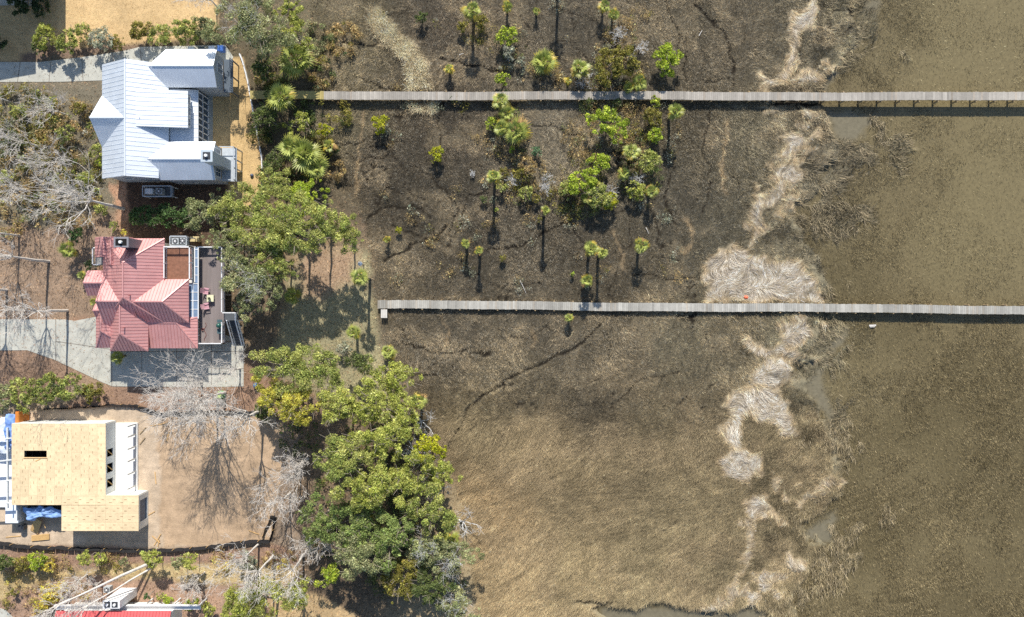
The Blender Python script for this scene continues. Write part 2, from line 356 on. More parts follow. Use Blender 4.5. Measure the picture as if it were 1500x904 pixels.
# upland surfaces: (polygon, colour, softness, ragged)
LAND = [([(-400, 118), (155, 118), (150, 200), (190, 300), (200, 335), (130, 345), (60, 340), (-400, 330)], (126, 112, 90), 14, 1),
([(-400, 335), (60, 338), (190, 300), (190, 350), (145, 360), (140, 470), (95, 470), (-400, 470)], (158, 124, 96), 10, 1),
([(-400, -400), (340, -400), (318, 45), (250, 60), (60, 78), (50, 90), (-400, 92)], (207, 168, 116), 4, 0),
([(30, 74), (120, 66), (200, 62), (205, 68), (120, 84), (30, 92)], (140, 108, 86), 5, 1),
([(295, 85), (356, 84), (384, 235), (383, 300), (330, 310), (334, 275), (312, 272), (240, 266), (240, 100)], (207, 168, 112), 2, 0),
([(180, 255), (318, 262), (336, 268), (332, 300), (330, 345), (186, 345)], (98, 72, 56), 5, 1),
([(160, 262), (187, 262), (187, 345), (176, 345), (170, 300)], (180, 128, 92), 4, 1),
([(440, 372), (540, 362), (545, 400), (556, 500), (585, 560), (560, 600), (420, 560), (400, 520), (418, 440)], (158, 142, 98), 10, 1),
([(440, 360), (520, 366), (520, 410), (470, 440), (445, 430)], (170, 132, 98), 14, 1),
([(540, 290), (556, 330), (562, 400), (548, 410), (536, 340), (524, 300)], (150, 118, 88), 8, 1),
([(-400, 515), (40, 508), (90, 528), (120, 548), (70, 590), (-400, 590)], (156, 118, 92), 6, 1),
([(150, 565), (300, 570), (405, 560), (410, 604), (200, 604), (80, 600)], (160, 118, 90), 5, 1),
([(-400, 612), (50, 602), (180, 596), (240, 606), (400, 604), (418, 650), (408, 720), (402, 765), (396, 796), (330, 801), (210, 803), (110, 799), (-400, 790)], (196, 168, 142), 3, 0),
([(-400, 797), (110, 803), (210, 808), (330, 806), (400, 800), (440, 810), (440, 835), (-400, 830)], (156, 116, 92), 6, 1),
([(-400, 835), (110, 838), (200, 826), (300, 826), (440, 830), (420, 858), (250, 852), (110, 842), (40, 858), (10, 880), (-400, 900)], (188, 160, 112), 5, 0),
([(30, 868), (110, 850), (200, 848), (260, 857), (420, 860), (400, 885), (120, 1400), (-400, 1400), (0, 885)], (170, 128, 100), 6, 1),
([(395, 872), (460, 868), (520, 900), (540, 1400), (380, 1400)], (190, 155, 110), 4, 0),
([(400, 604), (440, 640), (430, 720), (440, 810), (400, 800), (404, 760), (418, 650)], (152, 124, 100), 6, 1)]
colf = base.copy()
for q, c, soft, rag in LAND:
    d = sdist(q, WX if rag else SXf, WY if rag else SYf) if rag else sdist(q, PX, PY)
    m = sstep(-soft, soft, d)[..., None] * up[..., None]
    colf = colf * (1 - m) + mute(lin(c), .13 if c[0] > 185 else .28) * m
# darker tan-brown sand in the east of the building plot
m = sstep(-3, 3, sdist([(240, 606), (300, 604), (400, 604), (416, 650), (406, 720), (396, 795), (240, 801), (232, 740), (238, 690), (230, 660)], SXf, SYf))[..., None]
colf = colf * (1 - m) + mute(lin((184, 150, 118)), .15) * m
west_scrub = up * sstep(-10, 10, sdist(LAND[0][0], WX, WY))
sand = up * sstep(-3, 3, sdist(LAND[12][0], SXf, SYf))
colf *= (1 + sand * ((fbm(XX * .16, YY * 1.5, 1.0, 3, 131) - .5) * .3 + (fbm(XX * .6 + YY * .5, YY * .5 - XX * .5, 1.0, 3, 133) - .5) * .22))[..., None]
# patchiness
patch = fbm(XX, YY, 9, 5, 51)
land_fine = fbm(XX, YY, 1.4, 5, 57)
marsh_m = 1 - up
east = sstep(-3, 3, eastd) * marsh_m
pond_m = sstep(-3, 3, ponds) * marsh_m
bare_m = sstep(-8, 8, bare + (land_fine - 0.5) * 16) * marsh_m
wr_m = sstep(-2, 2, wr) * marsh_m
reed_m = sstep(-4, 4, reed) * marsh_m
wr_c = sstep(2, 9, wr)[..., None]
tus_m = sstep(-6, 6, tus + (land_fine - 0.5) * 30) * marsh_m
ch_m = sstep(-0.6, 0.8, chd) * marsh_m * (1 - wr_m); pa_m = sstep(-3.0, 1.5, pad + (land_fine - .5) * 8) * marsh_m * 0.55
edge_m = sstep(-70, -5, eastd) * (1 - east) * marsh_m * (PX > 1100)     # broken ground behind the marsh edge
colf *= (1 + (patch - 0.5) * 0.36)[..., None]
colf *= (1 + (land_fine - 0.5) * (.3 + .35 * (1 - up)))[..., None]
pale = (sstep(0.56, 0.7, fbm(XX, YY, 5.0, 5, 121)) * 0.38 * marsh_m * (1 - east))[..., None]
colf = colf * (1 - pale) + lin((152, 138, 112)) * pale
zn = (np.clip(zone, 0, 1) * marsh_m)[..., None]
colf *= 1 + zn * ((fbm(XX, YY, 1.8, 4, 123) - .5) * 1.9)[..., None]
grass_col = colf * np.array([1.06, 1.0, .93])         # what grows there takes this colour
mud = lin((92, 80, 64))
gm = (marsh_m * (1 - east) * (1 - wr_m))[..., None]
colf = colf * (1 - gm * 0.5) + colf * 0.62 * gm * 0.5     # bare marsh peat is darker than its grass
for m_, c in ((reed_m, (186, 170, 138)), (pa_m, (160, 138, 106)), (ch_m, (42, 37, 30)), (wr_m, (150, 136, 112)), (bare_m, (126, 118, 96))):
    colf = colf * (1 - m_[..., None]) + lin(c) * m_[..., None]
grass_col = grass_col * (1 - wr_m[..., None]) + (lin((196, 172, 134)) * (1 - wr_c) + lin((204, 191, 172)) * wr_c) * wr_m[..., None]
for m_, c in ((reed_m, (205, 188, 155)), (pa_m, (176, 150, 112))):
    grass_col = grass_col * (1 - m_[..., None]) + lin(c) * m_[..., None]
WATER_Z = -0.6
ZZ = np.zeros(XX.shape)
ZZ += up * (land_fine - 0.5) * 0.05
zm = -0.10 + (fbm(XX, YY, 5, 4, 61) - 0.5) * 0.22 - ch_m * 0.12 + wr_m * (0.12 + 0.3 * (fbm(XX, YY, 1.5, 3, 63) - 0.4))
zm += edge_m * (fbm(XX, YY, 2.2, 4, 67) - 0.5) * 1.1
zm = zm * (1 - east) + east * (-0.72 + (fbm(XX, YY, 3, 3, 71) - 0.5) * 0.06 + tus_m * 0.16)
zm = zm * (1 - pond_m) + pond_m * (-0.85)
ZZ = ZZ * up + (1 - up) * zm
# the land is a sheet reaching the horizon
ny, nx = XX.shape
idx = np.arange(nx * ny).reshape(ny, nx)
FF = np.stack([idx[:-1, :-1], idx[:-1, 1:], idx[1:, 1:], idx[1:, :-1]], -1).reshape(-1, 4)
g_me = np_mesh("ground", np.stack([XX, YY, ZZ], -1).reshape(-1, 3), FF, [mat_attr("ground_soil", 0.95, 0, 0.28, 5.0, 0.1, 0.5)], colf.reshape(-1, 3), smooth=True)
ground = link("ground", g_me); tag(ground, kind="structure")

# shallow tidal water over the flats
m, N, L, b = new_mat("tidal_water")
tc = N.new("ShaderNodeTexCoord"); n1 = N.new("ShaderNodeTexNoise"); n1.inputs["Scale"].default_value = 0.045; n1.inputs["Detail"].default_value = 5
n2 = N.new("ShaderNodeTexNoise"); n2.inputs["Scale"].default_value = 1.8; n2.inputs["Detail"].default_value = 8; n2.inputs["Roughness"].default_value = 0.65
L.new(tc.outputs["Object"], n1.inputs[0]); L.new(tc.outputs["Object"], n2.inputs[0])
r1 = N.new("ShaderNodeAttribute"); r1.attribute_name = "Col"
mr = N.new("ShaderNodeMapRange"); mr.inputs[1].default_value = 0.35; mr.inputs[2].default_value = 0.65; mr.inputs[3].default_value = 0.86; mr.inputs[4].default_value = 1.12
L.new(n2.outputs[0], mr.inputs[0])
vm = N.new("ShaderNodeVectorMath"); vm.operation = 'SCALE'; L.new(r1.outputs[0], vm.inputs[0]); L.new(mr.outputs[0], vm.inputs["Scale"])
L.new(vm.outputs[0], b.inputs["Base Color"]); b.inputs["Roughness"].default_value = 0.45; b.inputs["Specular IOR Level"].default_value = 0.35
b.inputs["Roughness"].default_value = 0.3
turb = sstep(.36, .66, fbm(XX, YY, 16, 4, 151))[..., None]; wc = lin((98, 87, 60)) * (1 - turb) + lin((112, 100, 71)) * turb
clear = (sstep(1290, 1400, PX + (patch - .5) * 200) * sstep(470, 380, PY + (patch - .5) * 120))[..., None]; wc = wc * (1 - clear) + lin((119, 107, 76)) * clear
wc = wc * (1 - bare_m[..., None]) + lin((118, 110, 89)) * bare_m[..., None]
c0 = np.searchsorted(GX, 5.0); sub_i = np.arange(len(GY) * (len(GX) - c0)).reshape(len(GY), -1)
Fw = np.stack([sub_i[:-1, :-1], sub_i[:-1, 1:], sub_i[1:, 1:], sub_i[1:, :-1]], -1).reshape(-1, 4)
water = link("tidal_water", np_mesh("tidal_water", np.stack([XX[:, c0:], YY[:, c0:], np.full(XX[:, c0:].shape, WATER_Z)], -1).reshape(-1, 3), Fw, [m], wc[:, c0:].reshape(-1, 3))); tag(water, kind="structure")

def samp(field, x, y):
    i = (x - xs_in[0]) / 0.25 + 15; j = (y - ys_in[0]) / 0.25 + 15
    i0 = np.clip(i.astype(int), 0, nx - 2); j0 = np.clip(j.astype(int), 0, ny - 2)
    fx = i - i0; fy = j - j0
    if field.ndim == 3: fx = fx[:, None]; fy = fy[:, None]
    return (field[j0, i0] * (1 - fx) + field[j0, i0 + 1] * fx) * (1 - fy) + (field[j0 + 1, i0] * (1 - fx) + field[j0 + 1, i0 + 1] * fx) * fy

low = sstep(520, 660, PY + (patch - 0.5) * 90)          # lower, taller, paler grass
flow = ((fbm(XX, YY, 7.0, 3, 81) - 0.5) * 9.0 + (fbm(XX, YY, 1.6, 2, 83) - 0.5) * 3.0) * (1 - low) + low * (3.75 + (fbm(XX, YY, 9.0, 3, 84) - 0.5) * 2.4)
# straw on the wrack mats combs outwards from their middle, grass of the lower marsh leans to the west-south-west
wflow = .6 + (fbm(XX, YY, 6.0, 3, 87) - 0.5) * 11.0

# streaks combed along the direction the stems lie in
def comb(ang, x0, x1, y0, y1, st, steps, seed):
    gx = np.arange(x0, x1, st); gy = np.arange(y0, y1, st); A, B_ = np.meshgrid(gx, gy)
    nz = np.random.default_rng(seed).random(A.shape); ca = samp(np.cos(ang), A.ravel(), B_.ravel()).reshape(A.shape); sa = samp(np.sin(ang), A.ravel(), B_.ravel()).reshape(A.shape)
    out = nz.copy()
    for sg in (1, -1):
        fx = np.arange(A.shape[1])[None, :] * np.ones(A.shape); fy = np.arange(A.shape[0])[:, None] * np.ones(A.shape)
        for _ in range(steps):
            i = np.clip(fx.astype(int), 0, A.shape[1] - 1); j = np.clip(fy.astype(int), 0, A.shape[0] - 1)
            fx = fx + sg * ca[j, i]; fy = fy + sg * sa[j, i]
            i = np.clip(np.rint(fx).astype(int), 0, A.shape[1] - 1); j = np.clip(np.rint(fy).astype(int), 0, A.shape[0] - 1); out += nz[j, i]
    out = (out - out.mean()) / out.std()
    return (out, x0, y0, st)
def csamp(f, x, y):
    o, x0, y0, st = f
    return o[np.clip(((y - y0) / st).astype(int), 0, o.shape[0] - 1), np.clip(((x - x0) / st).astype(int), 0, o.shape[1] - 1)]
COMB = comb(flow, -40, 86, -53, 53, 0.17, 5, 5)
WCOMB = comb(wflow, 20, 60, -53, 53, 0.15, 11, 6)
MAT_GRASS = mat_attr("dry_grass", 0.9, 0.12, 0, spec=0.1)
def grass(name, label, cat, n, dens, x0, x1, y0, y1, length, width, tilt, spread, colmul=1.0, cvar=0.35, tint=None, tint_p=0.2, ang=flow, colr=None, z_off=0.0, seed=1, lenf=None, streak=0.25, cf=None):
    r = np.random.default_rng(seed)
    x = r.uniform(x0, x1, n * 3); y = r.uniform(y0, y1, n * 3)
    d = samp(dens, x, y); k = r.random(n * 3) < d
    x = x[k][:n]; y = y[k][:n]; n = len(x)
    z = samp(ZZ, x, y) + z_off
    if name == "flats_grass": z = np.maximum(z, WATER_Z)
    c = samp(grass_col if colr is None else colr, x, y) * colmul
    a = samp(ang, x, y) + r.normal(0, spread, n)
    el = np.clip(r.normal(tilt, 0.28, n), 0.03, 1.5)
    le = length * r.uniform(0.55, 1.35, n)
    if lenf is not None: le *= samp(lenf, x, y)
    dx, dy, dz = np.cos(a) * np.cos(el), np.sin(a) * np.cos(el), np.sin(el)
    wv = width * r.uniform(0.6, 1.4, n) / 2
    px_, py_ = -np.sin(a) * wv, np.cos(a) * wv
    V = np.empty((n, 3, 3))
    V[:, 0] = np.stack([x - px_, y - py_, z], -1); V[:, 1] = np.stack([x + px_, y + py_, z], -1)
    V[:, 2] = np.stack([x + dx * le, y + dy * le, z + dz * le], -1)
    f = r.normal(1.0, cvar, n).clip(0.35, 2.2)[:, None]
    c = c * f
    c = c * np.clip(1 + streak * csamp(COMB if cf is None else cf, x, y), .3, 2.2)[:, None]
    if tint is not None:
        t = (r.random(n) < tint_p)[:, None]; c = np.where(t, lin(tint) * r.uniform(0.7, 1.2, n)[:, None], c)
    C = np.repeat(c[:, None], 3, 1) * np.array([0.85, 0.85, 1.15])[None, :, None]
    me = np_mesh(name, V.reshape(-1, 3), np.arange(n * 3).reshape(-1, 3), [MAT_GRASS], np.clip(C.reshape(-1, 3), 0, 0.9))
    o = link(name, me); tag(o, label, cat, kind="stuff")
    return o
open_ = marsh_m * (1 - east) * (1 - pond_m) * (1 - bare_m * 0.9) * (1 - ch_m) * (1 - wr_m * 0.95) * (1 - pa_m * 0.5) * (1 - reed_m)
grass("marsh_rush", "dark matted brown rush covering the upper marsh", "marsh grass", 400000, open_ * (1 - low * 0.9) * (0.55 + 0.45 * sstep(0.3, 0.6, land_fine)), -32, 54, -50, 50, 0.45, 0.034, 0.7, 1.0, 1.95, 0.38, (168, 160, 142), 0.16, seed=1, streak=.38)
grass("marsh_grass", "tan windswept grass covering the lower marsh", "marsh grass", 380000, np.minimum(1, open_ * (low * 1.0 + .05)), -18, 54, -50, 5, 0.6, 0.036, 0.45, 0.55, 1.32, 0.24, (190, 170, 134), 0.1, seed=2, streak=.2)
grass("wrack_straw", "pale grey mats of dead straw along the marsh edge", "straw", 90000, wr_m, 22, 54, -50, 50, 0.75, 0.04, 0.05, 0.22, 1.2, 0.14, (170, 150, 120), 0.1, ang=wflow, seed=3, streak=.36, cf=WCOMB)
grass("reed_stand", "pale tan strip of standing reeds north of the upper boardwalk", "reeds", 22000, reed_m, -24, -8, 26, 48, 1.0, 0.05, 0.9, 1.2, 1.5, 0.2, seed=4)
fl = east * (1 - bare_m) * (1 - .65 * clear[..., 0]) * (0.18 + 0.5 * sstep(0.42, 0.62, fbm(XX, YY, 4, 4, 91)))
grass("flats_grass", "short sparse olive brown grass standing in the tidal flat", "grass", 200000, fl, 36, 84, -50, 50, 0.34, 0.045, 0.8, 2.0, 1.25, 0.4, (160, 144, 106), 0.22, seed=5, streak=.45)
tus_all = np.clip(tus_m * east + edge_m * 0.75 * sstep(0.45, 0.6, fbm(XX, YY, 2.5, 3, 95)) * (1 - wr_m), 0, 1)
tc_ = grass_col * 0.9
grass("tussock_grass", "ragged brown tussocks along the muddy marsh edge", "grass", 45000, tus_all, 36, 62, -50, 50, 0.9, 0.055, 0.6, 0.7, 1.5, 0.4, (196, 178, 146), 0.22, colr=tc_, seed=6, streak=.4)
# fallen leaves, pine straw and twigs on the wooded land
litter = up * (1 - sstep(-4, 4, sdist(LAND[2][0], PX, PY))) * (1 - sstep(-4, 4, sdist(LAND[4][0], PX, PY))) * (1 - sstep(-4, 4, sdist(LAND[12][0], PX, PY)))
grass("leaf_litter", "brown pine straw and dead leaves strewn under the trees", "leaf litter", 90000, litter * (0.3 + 0.7 * land_fine), -80, -5, -50, 50, 0.3, 0.08, 0.15, 3.0, 1.1, 0.45, (196, 160, 124), 0.12, seed=7)
lawn = up * np.clip(sstep(-2, 2, sdist(LAND[2][0], PX, PY)) + sstep(-2, 2, sdist(LAND[4][0], PX, PY)) + sstep(-4, 4, sdist(LAND[7][0], WX, WY)) + sstep(-4, 4, sdist(LAND[14][0], PX, PY)), 0, 1)
grass("lawn_grass", "short dormant tan lawn grass between the houses", "grass", 60000, lawn, -80, -15, -50, 50, 0.12, 0.05, 0.5, 3.0, 1.1, 0.25, (196, 166, 108), 0.1, seed=8)
# ------------------------------------------------------------------ driveways (slabs lying on the soil)
M_CONC = mat_plain("concrete", rgb(182, 180, 168), 0.85, 0.13, 0.9, bump=0.2)
M_CONC2 = mat_plain("concrete_joint", rgb(120, 112, 102), 0.9, 0.1, 2)
def slab(name, px_poly, z=0.05, joints=()):
    b = MB(); b.poly([(*P(x, y), z) for x, y in px_poly], 0.2, 0)
    for (a, c) in joints:
        b.beam((*P(*a), z - 0.006), (*P(*c), z - 0.006), 0.09, 0.02, 1)
    o = b.build(name, [M_CONC, M_CONC2], off=(0, 0, 0)); return tag(o, kind="structure")
slab("driveway", [(-300, 92), (60, 91), (120, 84), (180, 75), (205, 69), (330, 66), (342, 84), (330, 104), (150, 118), (90, 120), (-300, 121)],
     joints=[((30, 91), (26, 120)), ((75, 90), (72, 120)), ((120, 84), (122, 118)), ((165, 78), (168, 116)), ((205, 69), (210, 112))])
slab("driveway", [(-300, 466), (95, 468), (110, 470), (141, 464), (200, 470), (300, 480), (357, 500), (357, 566), (300, 567), (165, 566), (150, 560), (118, 545), (80, 527), (40, 513), (-300, 516)],
     joints=[((82, 468), (82, 527)), ((164, 470), (164, 566)), ((208, 480), (208, 566)), ((259, 490), (259, 566)), ((310, 490), (310, 566)), ((164, 515), (357, 515)), ((310, 540), (357, 540)), ((82, 500), (164, 512)), ((0, 467), (0, 515))])
slab("driveway", [(-200, 880), (-20, 886), (8, 893), (25, 910), (30, 960), (-200, 960)])
slab("patio", [(288, 128), (312, 132), (312, 222), (288, 222)], 0.08)

# ------------------------------------------------------------------ boardwalks
M_OLD = mat_attr("weathered_wood", 0.85, 0, 0.16, 3.0)
M_POST = mat_plain("post_wood", rgb(150, 130, 98), 0.9, 0.25, 4)
def boardwalk(name, label, x0, y0, x1, y1, z, wdt, base_c, n_new=0, step=0.0, jumps=None):
    """pixel ends (x0,y0)-(x1,y1) of the centre line, deck top z"""
    a = Vector((*P(x0, y0, z), z)); c = Vector((*P(x1, y1, z), z)); d = (c - a); Ln = d.length; u = d.normalized()
    s = Vector((-u.y, u.x, 0))
    root = thing(name, label, "boardwalk", (a.x, a.y, 0), "boardwalks running out over the marsh")
    r = random.Random(int(x0)); deck = MB(); newd = MB(); t = 0.0; blk = 1.0; nb = 0
    hw = wdt / 2
    while t < Ln:
        pw = 0.29; nb -= 1
        if nb <= 0: nb = r.randint(2, 7); blk = r.uniform(0.82, 1.13)
        f = blk * r.uniform(0.86, 1.1); tone = r.random()
        cc = lin(base_c) * f
        if tone < 0.08: cc = cc * np.array([1.0, 0.95, 0.9])
        e = r.uniform(-0.025, 0.025)
        tgt = newd if t < n_new else deck
        if t < n_new: cc = lin((176, 160, 104)) * r.uniform(0.9, 1.08)
        p = a + u * (t + pw / 2) + s * (.06 * math.sin(t / 8.5 + x0) + .03 * math.sin(t / 2.9))
        tgt.rbox(p + Vector((0, 0, -0.02)) + s * e, (pw - 0.014, wdt + r.uniform(-.03, .03), 0.045), math.atan2(u.y, u.x), 0, 0, tuple(cc))
        t += pw
    if n_new: newd.build("new_deck", M_OLD, root, attr=True)["label"] = "yellow new planks at the landward end"
    deck.build("deck", M_OLD, root, attr=True)
    st = MB()
    for q in (-hw + 0.12, 0.0, hw - 0.12): st.beam(a + s * q + Vector((0, 0, -0.17)), c + s * q + Vector((0, 0, -0.17)), 0.08, 0.2)
    st.build("stringer", M_POST, root)
    t = 1.0; kb = 0
    while t < Ln:
        p = a + u * t
        cb = MB(); cb.beam(p - s * (hw + 0.22) + Vector((0, 0, -0.36)), p + s * (hw + 0.22) + Vector((0, 0, -0.36)), 0.1, 0.22); cb.build("cross_beam", M_POST, root)
        for q in (-hw - 0.05, hw + 0.05):
            pm = MB(); pm.tube([p + s * q + Vector((0, 0, -a.z - 1.2)), p + s * q + Vector((0, 0, -0.06))], [0.13, 0.12], 8); pm.build("piling", M_POST, root)
        t += 2.75
    return root
boardwalk("boardwalk", "long weathered boardwalk in the north with a new yellow landward end", 366, 139.5, 1640, 141.5, 0.98, 1.19, (164, 157, 146), n_new=10.6)
boardwalk("boardwalk", "long grey boardwalk in the south with no yellow planks", 553, 446, 1640, 455.2, 0.55, 1.2, (168, 164, 154))
# wooden step box beside the lower one
b0 = P(563, 459.5, 0.5); t_ = thing("wooden_bench", "small grey wooden bench beside the landward end of the boardwalk", "bench", (b0[0], b0[1], 0))
b = MB()
for i in range(4): b.box(b0[0] - 0.45 + i * 0.23, b0[0] - 0.45 + i * 0.23 + 0.21, b0[1] - 0.62, b0[1] + 0.62, 0.72, 0.78, 0, tuple(lin((205, 200, 190))))
b.build("seat", M_OLD, t_, attr=True)
for sx in (-0.4, 0.4):
    for sy in (-0.5, 0.5):
        b = MB(); b.box(b0[0] + sx - .05, b0[0] + sx + .05, b0[1] + sy - .05, b0[1] + sy + .05, -0.1, 0.72); b.build("leg", M_POST, t_)

# ------------------------------------------------------------------ roofs
def clip_ribs(b, pts, spacing, w=0.045, t=0.035, mi=1, down=None, phase=0.5):
    """standing seams running down the slope of polygon pts, as thin raised ribs"""
    pts = [Vector(p) for p in pts]; n = Vector((0, 0, 0))
    for i in range(len(pts)):
        n += (pts[i] - pts[0]).cross(pts[(i + 1) % len(pts)] - pts[0])
    n.normalize()
    if n.z < 0: n = -n
    d = Vector((0, 0, -1)) - n * (-n.z)
    if d.length < 0.02 or down: d = Vector(down or (0, -1, 0)); d -= n * d.dot(n)
    d.normalize(); e = n.cross(d)
    o = pts[0]; q = [((p - o).dot(e), (p - o).dot(d)) for p in pts]
    lo = min(a for a, _ in q); hi = max(a for a, _ in q); u = lo + spacing * phase
    while u < hi:
        vs = []
        for i in range(len(q)):
            (a0, b0), (a1, b1) = q[i], q[(i + 1) % len(q)]
            if (a0 > u) != (a1 > u): vs.append(b0 + (b1 - b0) * (u - a0) / (a1 - a0))
        vs.sort()
        for i in range(0, len(vs) - 1, 2):
            if vs[i + 1] - vs[i] > 0.15:
                b.beam(o + e * u + d * (vs[i] + .03) + n * (t / 2), o + e * u + d * (vs[i + 1] - .03) + n * (t / 2), w, t, mi)
        u += spacing
def roof_face(b, pts, spacing=0.45, t=0.14, **k):
    b.poly(pts, t, 0); clip_ribs(b, pts, spacing, **k)
def caps(b, lines, w=0.16, mi=2):
    for a, c in lines: b.beam(Vector(a) + Vector((0, 0, .03)), Vector(c) + Vector((0, 0, .03)), w, 0.07, mi)
def hip_roof(b, x0, x1, y0, y1, ze, zr, axis='x', hip0=0.0, hip1=0.0, off=None, spacing=0.45, cap=True):
    """ridge along axis; hip0/hip1 = run of the hip at the low / high end (0 = gable); off = ridge position"""
    if axis == 'x':
        m = (y0 + y1) / 2 if off is None else off; a = (x0 + hip0, m, zr); c = (x1 - hip1, m, zr)
        A, B, C_, D = (x0, y0, ze), (x1, y0, ze), (x1, y1, ze), (x0, y1, ze)
        roof_face(b, [A, B, c, a], spacing); roof_face(b, [C_, D, a, c], spacing)
        if hip0: roof_face(b, [D, A, a], spacing)
        if hip1: roof_face(b, [B, C_, c], spacing)
        ends = [(A, a), (D, a)] * (hip0 > 0) + [(B, c), (C_, c)] * (hip1 > 0)
    else:
        m = (x0 + x1) / 2 if off is None else off; a = (m, y0 + hip0, zr); c = (m, y1 - hip1, zr)
        A, B, C_, D = (x0, y0, ze), (x1, y0, ze), (x1, y1, ze), (x0, y1, ze)
        roof_face(b, [D, A, a, c], spacing); roof_face(b, [B, C_, c, a], spacing)
        if hip0: roof_face(b, [A, B, a], spacing)
        if hip1: roof_face(b, [C_, D, c], spacing)
        ends = [(A, a), (B, a)] * (hip0 > 0) + [(C_, c), (D, c)] * (hip1 > 0)
    if cap: caps(b, [(a, c)] + ends)
M_GLASS = mat_plain("window_glass", rgb(52, 72, 92), 0.08, 0.15, 0.6, spec=0.8)
M_WHITE = mat_plain("white_trim", rgb(226, 226, 224), 0.5, 0.05, 3)
M_DARK = mat_plain("dark_metal", rgb(58, 60, 64), 0.5, 0.2, 5)
def window(parent, face, x, y, z, w, h, axis='y', out=1, mull=1, mats=None):
    """a framed window; axis = direction its width runs in; sits on a wall whose outer plane is at x (axis y) or y (axis x)"""
    f = MB(); g = MB(); t = 0.07; fr = 0.09
    def bx(mb, u0, u1, z0, z1, d0, d1):
        if axis == 'y': mb.box(x + out * d0, x + out * d1, u0, u1, z0, z1)
        else: mb.box(u0, u1, y + out * d0, y + out * d1, z0, z1)
    c = y if axis == 'y' else x
    u0, u1 = c - w / 2, c + w / 2
    bx(f, u0 - fr, u0, z - fr, z + h + fr, 0.003, t); bx(f, u1, u1 + fr, z - fr, z + h + fr, 0.003, t)
    bx(f, u0, u1, z - fr, z, 0.003, t + .03); bx(f, u0, u1, z + h, z + h + fr, 0.003, t)
    for i in range(mull):
        q = u0 + w * (i + 1) / (mull + 1); bx(f, q - .03, q + .03, z, z + h, 0.01, t - .01)
    bx(f, u0, u1, z + h * .5 - .02, z + h * .5 + .02, 0.012, t - .02)
    bx(g, u0, u1, z, z + h, 0.005, 0.03)
    o = f.build("window", M_WHITE, parent)
    sub(g, "pane", M_GLASS, o, parent)
    return o
def wall_box(b, x0, x1, y0, y1, z0, z1, mi=0): b.box(x0, x1, y0, y1, z0, z1, mi)
def gable_wall(b, axis, pos, a0, a1, z0, z1, t=0.1):
    """triangle closing a gable: at x=pos (axis 'x') spanning y a0..a1"""
    m = (a0 + a1) / 2
    if axis == 'x': pts = [(pos, a0, z0), (pos, a1, z0), (pos, m, z1)]; d = Vector((t, 0, 0))
    else: pts = [(a0, pos, z0), (a1, pos, z0), (m, pos, z1)]; d = Vector((0, t, 0))
    p = [Vector(q) for q in pts]; b.add([q - d / 2 for q in p] + [q + d / 2 for q in p], [(0, 1, 2), (5, 4, 3), (0, 3, 4, 1), (1, 4, 5, 2), (2, 5, 3, 0)], 0)
def siding(name, col):
    if name in MATS: return MATS[name]
    m, N, L, b = new_mat(name); tc = N.new("ShaderNodeTexCoord"); wv = N.new("ShaderNodeTexWave"); wv.bands_direction = 'Z'; wv.wave_profile = 'SAW'
    wv.inputs["Scale"].default_value = 1.6; L.new(tc.outputs["Object"], wv.inputs[0]); bp = N.new("ShaderNodeBump"); bp.inputs["Distance"].default_value = 0.03
    L.new(wv.outputs[1], bp.inputs["Height"]); L.new(bp.outputs[0], b.inputs["Normal"]); b.inputs["Base Color"].default_value = col; b.inputs["Roughness"].default_value = 0.7
    MATS[name] = m; return m

def ac_unit(x, y, z, label, wdt=0.9, stand=None, fans=1):
    t = thing("air_conditioner", label, "air conditioner", (x, y, z), "outdoor air conditioners")
    b = MB(); b.box(x - wdt / 2, x + wdt / 2, y - .42, y + .42, z, z + .9); b.build("case", mat_plain("ac_case", rgb(176, 180, 180), 0.5, 0.08, 4), t)
    g = MB(); g.tube([(x, y, z + .9), (x, y, z + .95)], [0.36, 0.36], 16); g.build("fan_grille", M_DARK, t)
    g = MB(); g.tube([(x, y, z + .95), (x, y, z + .99)], [0.12, 0.12], 10)
    for i in range(6):
        a = i * math.pi / 3; g.beam((x, y, z + .97), (x + .34 * math.cos(a), y + .34 * math.sin(a), z + .97), .03, .02)
    g.build("fan_hub", M_WHITE, t); return t
def stand(x0, x1, y0, y1, z, label):
    t = thing("equipment_platform", label, "platform", ((x0 + x1) / 2, (y0 + y1) / 2, 0), "raised equipment platforms")
    b = MB(); b.box(x0, x1, y0, y1, z - .12, z); b.build("deck", mat_plain("stand_deck", rgb(96, 98, 100), .8), t)
    for x in (x0 + .06, x1 - .06):
        for y in (y0 + .06, y1 - .06):
            b = MB(); b.box(x - .06, x + .06, y - .06, y + .06, -.1, z + .95); b.build("post", M_WHITE, t)
    b = MB()
    for (p, q) in (((x0, y0), (x1, y0)), ((x0, y1), (x1, y1)), ((x0, y0), (x0, y1)), ((x1, y0), (x1, y1))):
        b.beam((*p, z + .97), (*q, z + .97), .1, .07); b.beam((*p, z + .45), (*q, z + .45), .05, .05)
    b.build("railing", mat_plain("grey_rail", rgb(190, 196, 200), .6), t)

